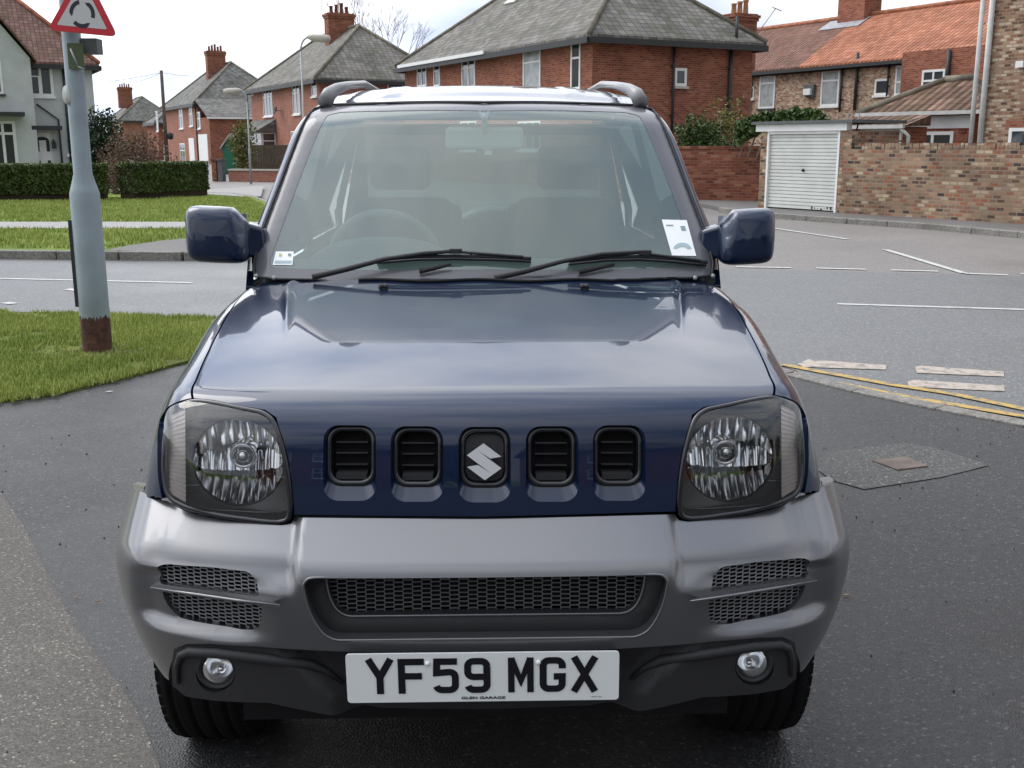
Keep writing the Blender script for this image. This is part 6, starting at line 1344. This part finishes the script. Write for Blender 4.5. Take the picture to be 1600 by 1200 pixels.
for s_, sf in ((-1, SCl), (1, SCr)):
    f_ = (lambda P: P) if s_ < 0 else mir
    patch(sf, 'pillar', f_(pil), M_blue, car, step=.014, skirt=.03, off=-.004)
    sg, s2 = rnd_(f_(sideglass), .02), rnd_(f_(side2), .03)
    SX = Surf(fC, (0, 4.2, 1.35), (s_, 0, .1))
    patch(SX, 'window_frame', f_(frame_o), M_blue, car, holes=[sg, s2], step=.03, skirt=.02)
    patch(SX, 'side_window', sg, G_side, car, step=.06, skirt=0, off=-.012); patch(SX, 'side_window', s2, G_side, car, step=.06, skirt=0, off=-.012)
    # roof rails
    rl = [(s_*.510, 3.60, 1.635), (s_*.500, 3.63, 1.662), (s_*.482, 3.68, 1.682), (s_*.464, 3.75, 1.694), (s_*.455, 3.85, 1.704), (s_*.445, 4.2, 1.725), (s_*.44, 4.8, 1.72), (s_*.45, 5.05, 1.70), (s_*.46, 5.15, 1.66)]
    mb = MB(); mb.tube(rl, [.028, .025, .019, .015, .013, .014, .014, .018, .026], 12, sq=.9); mb.build('roof_rail', pmat('rail_grey%d' % (s_+1), (.23, .23, .235), .4, coat=.3), car)
# rear window
mb = MB(); mb.box(-.55, .55, 5.205, 5.213, 1.16, 1.55); mb.build('rear_window', G_rear, car)
mb = MB(); [mb.prism([(q_*.55, 5.19, 1.1), (q_*.675, 5.19, 1.1), (q_*.575, 5.19, 1.6), (q_*.55, 5.19, 1.6)], (0, .04, 0)) for q_ in (-1, 1)]; mb.box(-.55, .55, 5.19, 5.23, 1.1, 1.16); mb.box(-.55, .55, 5.19, 5.23, 1.55, 1.6); mb.build('rear_frame', M_blue, car)
# cowl plastic between bonnet and glass
cw1 = H(SU, [(408, 434), (470, 434), (600, 437), (757, 439)], -.010); cw2 = H(SC, [(414, 425), (470, 426), (600, 427), (757, 428)], -.002)
cA = sym(cw1*1.0); cB = sym(cw2*1.0); k_ = len(cA); mb = MB(); mb.add([*(cA+(0, -.03, -.004)), *(cB+(0, .01, .002))], [(i, i+1, i+1+k_, i+k_) for i in range(k_-1)], True); mb.build('cowl', pmat('cowl_grey', (.12, .12, .125), .55), car)
mb = MB()
for s_ in (-1, 1):
    P0 = [SC.hit(757+s_*(757-x), y, .004) for x, y in ((400, 431), (428, 434))]
    for p in P0: mb.lathe([(0, -.004), (.006, -.003), (.006, .003)], p, (0, 1, -.7), 10)
mb.build('cowl_clips', M_galv, car)
# ---- wipers
def wiper(arm, blade, knuckle, ex=None):
    a = H(SC, arm, .03); mb = MB(); mb.tube(list(a), [.009, .008, .0065, .006, .005, .005][:len(arm)], 8); wp = mb.build('wiper', M_black, car)
    b = H(SC, blade, .016); mb = MB(); mb.tube(list(b), .0055, 6); mb.tube([p+np.array([0, .012, -.010]) for p in b], .004, 6); mb.build('blade', M_black, wp)
    b2 = H(SC, [blade[0], blade[len(blade)//2], blade[-1]], .026); n = 9; mb = MB(); sp_ = list(H(SC, [(blade[0][0]+(blade[-1][0]-blade[0][0])*f, np.interp(f, [0, .5, 1], [blade[0][1]-2, knuckle[1]+1, blade[-1][1]-2])) for f in np.linspace(.05, .95, n)], .024)); mb.tube(sp_, .0045, 6)
    for i in (1, 3, 5, 7): q = H(SC, [(blade[0][0]+(blade[-1][0]-blade[0][0])*(.05+.9*i/8), np.interp(i/8, np.linspace(0, 1, len(blade)), [p[1] for p in blade]))], .014)[0]; mb.tube([sp_[i], q], .004, 5)
    k = SC.hit(knuckle[0], knuckle[1], .03); mb.box(k[0]-.018, k[0]+.018, k[1]-.006, k[1]+.012, k[2]-.008, k[2]+.006); mb.build('yoke', M_black, wp, bevel=.002)
wiper([(488, 433), (540, 421), (600, 405), (660, 396), (718, 392)], [(588, 406), (650, 401), (710, 400), (770, 401), (830, 404)], (712, 392))
wiper([(773, 434), (820, 424), (880, 408), (940, 397), (1012, 393)], [(889, 408), (950, 402), (1000, 401), (1050, 404), (1105, 410)], (1008, 394))
for x0, y0, x1, y1 in ((655, 424, 705, 413), (905, 425, 960, 413)):
    mb = MB(); mb.tube([SC.hit(x0, y0, .008), SC.hit(x1, y1, .012)], [.009, .005], 6, sq=.5); mb.build('wiper_rest', M_black, car)
# rubber seal along the rear bonnet edge, slightly wavy
mb = MB(); mb.tube([SU.hit(x, 436+1.5*math.sin(x*.04)+(2 if 540 < x < 960 else 0), .004) for x in range(560, 1075, 12)], .0045, 6); mb.build('bonnet_seal', M_gap, car)
# ---- stickers on the glass
def card(pts, name, mat, off): P = H(SC, pts, off); mb = MB(); mb.prism(list(P), (0, .001, 0)); return mb.build(name, mat, car)
c1 = card([(1034, 343), (1073, 344), (1088, 400), (1050, 399)], 'sticker', M_card, -.003)
def card2(pts, par_, mat, name='print'): P = H(SC, pts, -.0018); mb = MB(); mb.prism(list(P), (0, .001, 0)); return mb.build(name, mat, par_)
card2([(1063, 353), (1070, 353), (1072, 360), (1065, 360)], c1, M_cardg); card2([(1041, 351), (1052, 351), (1052, 352.5), (1041, 352.5)], c1, M_cardg)
P_ = [(1066+14*math.cos(a), 389-10*math.sin(a)) for a in np.linspace(.1, 3.0, 9)]+[(1066+8*math.cos(a), 389-4*math.sin(a)) for a in np.linspace(3.0, .1, 9)]
for i in range(8): card2([P_[i], P_[i+1], P_[16-i], P_[17-i]], c1, pmat('sticker_pale_blue', (.42, .55, .6), .6) if i == 0 else MATS['sticker_pale_blue'])
c2 = card([(431, 393), (459, 393), (457, 414), (426, 414)], 'sticker', M_card, -.003); card2([(436, 396), (440, 396), (440, 400), (436, 400)], c2, M_cardy); card2([(450, 396), (455, 396), (455, 400), (450, 400)], c2, M_cardg); card2([(430, 407), (456, 407), (455, 411), (429, 411)], c2, MATS['sticker_pale_blue'])
# ---- door mirrors
def mirror(s_):
    c = AY(342, 366, 3.17) if s_ < 0 else AY(1165, 369, 3.17); c = np.array([s_*abs(c[0]), c[1], c[2]]); V_ = []; F_ = []; nu, nv = 40, 24
    for i in range(nv+1):
        ph = math.pi*(i/nv-.5)
        for j in range(nu):
            th = 2*math.pi*j/nu; e1_, e2_ = .36, .30
            g = lambda v, e: math.copysign(abs(v)**e, v)
            x = g(math.cos(ph), e2_)*g(math.cos(th), e1_); z = g(math.cos(ph), e2_)*g(math.sin(th), e1_); y = g(math.sin(ph), .8)
            X_, Z_, Y_ = x*(.090 if s_ < 0 else .080), z*.081, y*.062
            inn = -x*1.0 # towards the car is -s_ direction
            # notch in the upper inner corner and taper of the lower edge towards the car
            if inn > .45 and z > .1: Z_ -= .028*sst(np.array((inn-.45)/.4))*(1-.2*y); Z_ = float(Z_)
            Y_ *= 1-.25*max(0, z)
            V_.append((c[0]+s_*X_, c[1]+Y_-.010*(1-x*x), c[2]+Z_+.004*x))
    for i in range(nv):
        for j in range(nu): j2 = (j+1) % nu; f = (i*nu+j, i*nu+j2, (i+1)*nu+j2, (i+1)*nu+j); F_.append(f if s_ > 0 else f[::-1])
    mb = MB(); mb.add(V_, F_, True); o = mb.build('door_mirror', M_blue, car)
    mb = MB(); mb.prism([c+(-s_*.07, 0, .035), c+(-s_*.07, 0, -.065), c+(-s_*.135, .03, -.085), c+(-s_*.125, .03, .015)], (0, .06, 0)); mb.build('mirror_arm', M_blue, o, bevel=.012, seg=3)
    mb = MB(); mb.par(c+(-.07*1, .056, -.055), (.14, 0, 0), (0, 0, .11), (0, .004, 0)); mb.build('mirror_glass', M_chrome, o)
mirror(-1); mirror(1)
# ---- inside
mb = MB(); prof = [(3.06, 1.09), (3.22, 1.13), (3.38, 1.155), (3.46, 1.15), (3.50, 1.10), (3.50, .85), (3.3, .8), (3.06, .9)]
mb.prism([(-.655, y, z) for y, z in prof], (1.31, 0, 0)); mb.build('dashboard', M_dash, car, bevel=.02)
mb = MB(); hp = [(math.cos(a), math.sin(a)) for a in np.linspace(0, math.pi, 12)]; mb.prism([(-.33+.22*c_, 3.38, 1.14+.075*s_) for c_, s_ in hp], (0, .16, 0)); mb.build('instrument_hood', M_dash, car, bevel=.015)
mb = MB(); sc3 = np.array([-.33, 3.62, 1.13]); axw = np.array([0, .9, .42]); axw /= np.linalg.norm(axw); mb.lathe([(.175+.014*math.cos(a), .014*math.sin(a)) for a in np.linspace(0, 2*math.pi, 9)[:-1]], sc3, axw, 40, closed=True)
uw = np.cross(axw, (1., 0, 0)); mb.tube([sc3-(.17, 0, 0), sc3+(.17, 0, 0)], .014, 6); mb.tube([sc3, sc3+uw*.165*(1 if uw[2] < 0 else -1)], .014, 6); mb.lathe([(0, -.02), (.06, -.015), (.065, .02), (0, .03)], sc3, axw, 20); mb.build('steering_wheel', M_dash, car)
for s_ in (-1, 1):
    mb = MB(); x = s_*.33; mb.box(x-.24, x+.24, 3.75, 4.2, .62, .78); st = mb.build('seat', M_seat, car, bevel=.04, seg=3)
    mb = MB(); mb.prism([(x-.23, 4.15, .72), (x+.23, 4.15, .72), (x+.20, 4.32, 1.30), (x-.20, 4.32, 1.30)], (0, .12, 0)); mb.build('backrest', M_seat, st, bevel=.04, seg=3)
    mb = MB(); mb.box(x-.12, x+.12, 4.33, 4.42, 1.33, 1.50); mb.build('headrest', M_seat, st, bevel=.035, seg=3)
    mb = MB(); mb.box(s_*.3-.2, s_*.3+.2, 4.85, 4.97, .7, 1.25); mb.build('rear_seat', M_seat, car, bevel=.04)
mb = MB(); mb.box(-.60, .60, 3.1, 5.2, .60, .62); mb.build('cabin_floor', M_int, car)
mb = MB(); mb.box(-.54, .54, 3.78, 5.1, 1.615, 1.625); mb.build('headlining', M_int, car)
for s_ in (-1, 1): mb = MB(); mb.box(min(s_*.62, s_*.66), max(s_*.62, s_*.688), 3.2, 5.2, .6, 1.125); mb.build('door_card', M_int, car)
mc = AY(757, 216, 3.56); mb = MB(); mb.box(mc[0]-.126, mc[0]+.126, mc[1], mc[1]+.03, mc[2]-.036, mc[2]+.036); rv = mb.build('rear_view_mirror', pmat('mirror_back', (.8, .95, .88), .5), car, bevel=.018, seg=4)
mb = MB(); mb.tube([mc+(0, .0, .02), mc+(0, -.03, .05), mc+(0, -.02, .075)], .01, 8); mb.tube([mc+(0, -.01, .045), mc+(-.016, -.02, .085)], .005, 6); mb.tube([mc+(0, -.01, .045), mc+(.016, -.02, .085)], .005, 6); mb.build('mirror_stem', M_card, rv)
mb = MB(); mb.box(mc[0]+.0, mc[0]+.025, mc[1]-.002, mc[1]+.01, mc[2]-.052, mc[2]-.038); mb.build('dip_lever', M_card, rv)
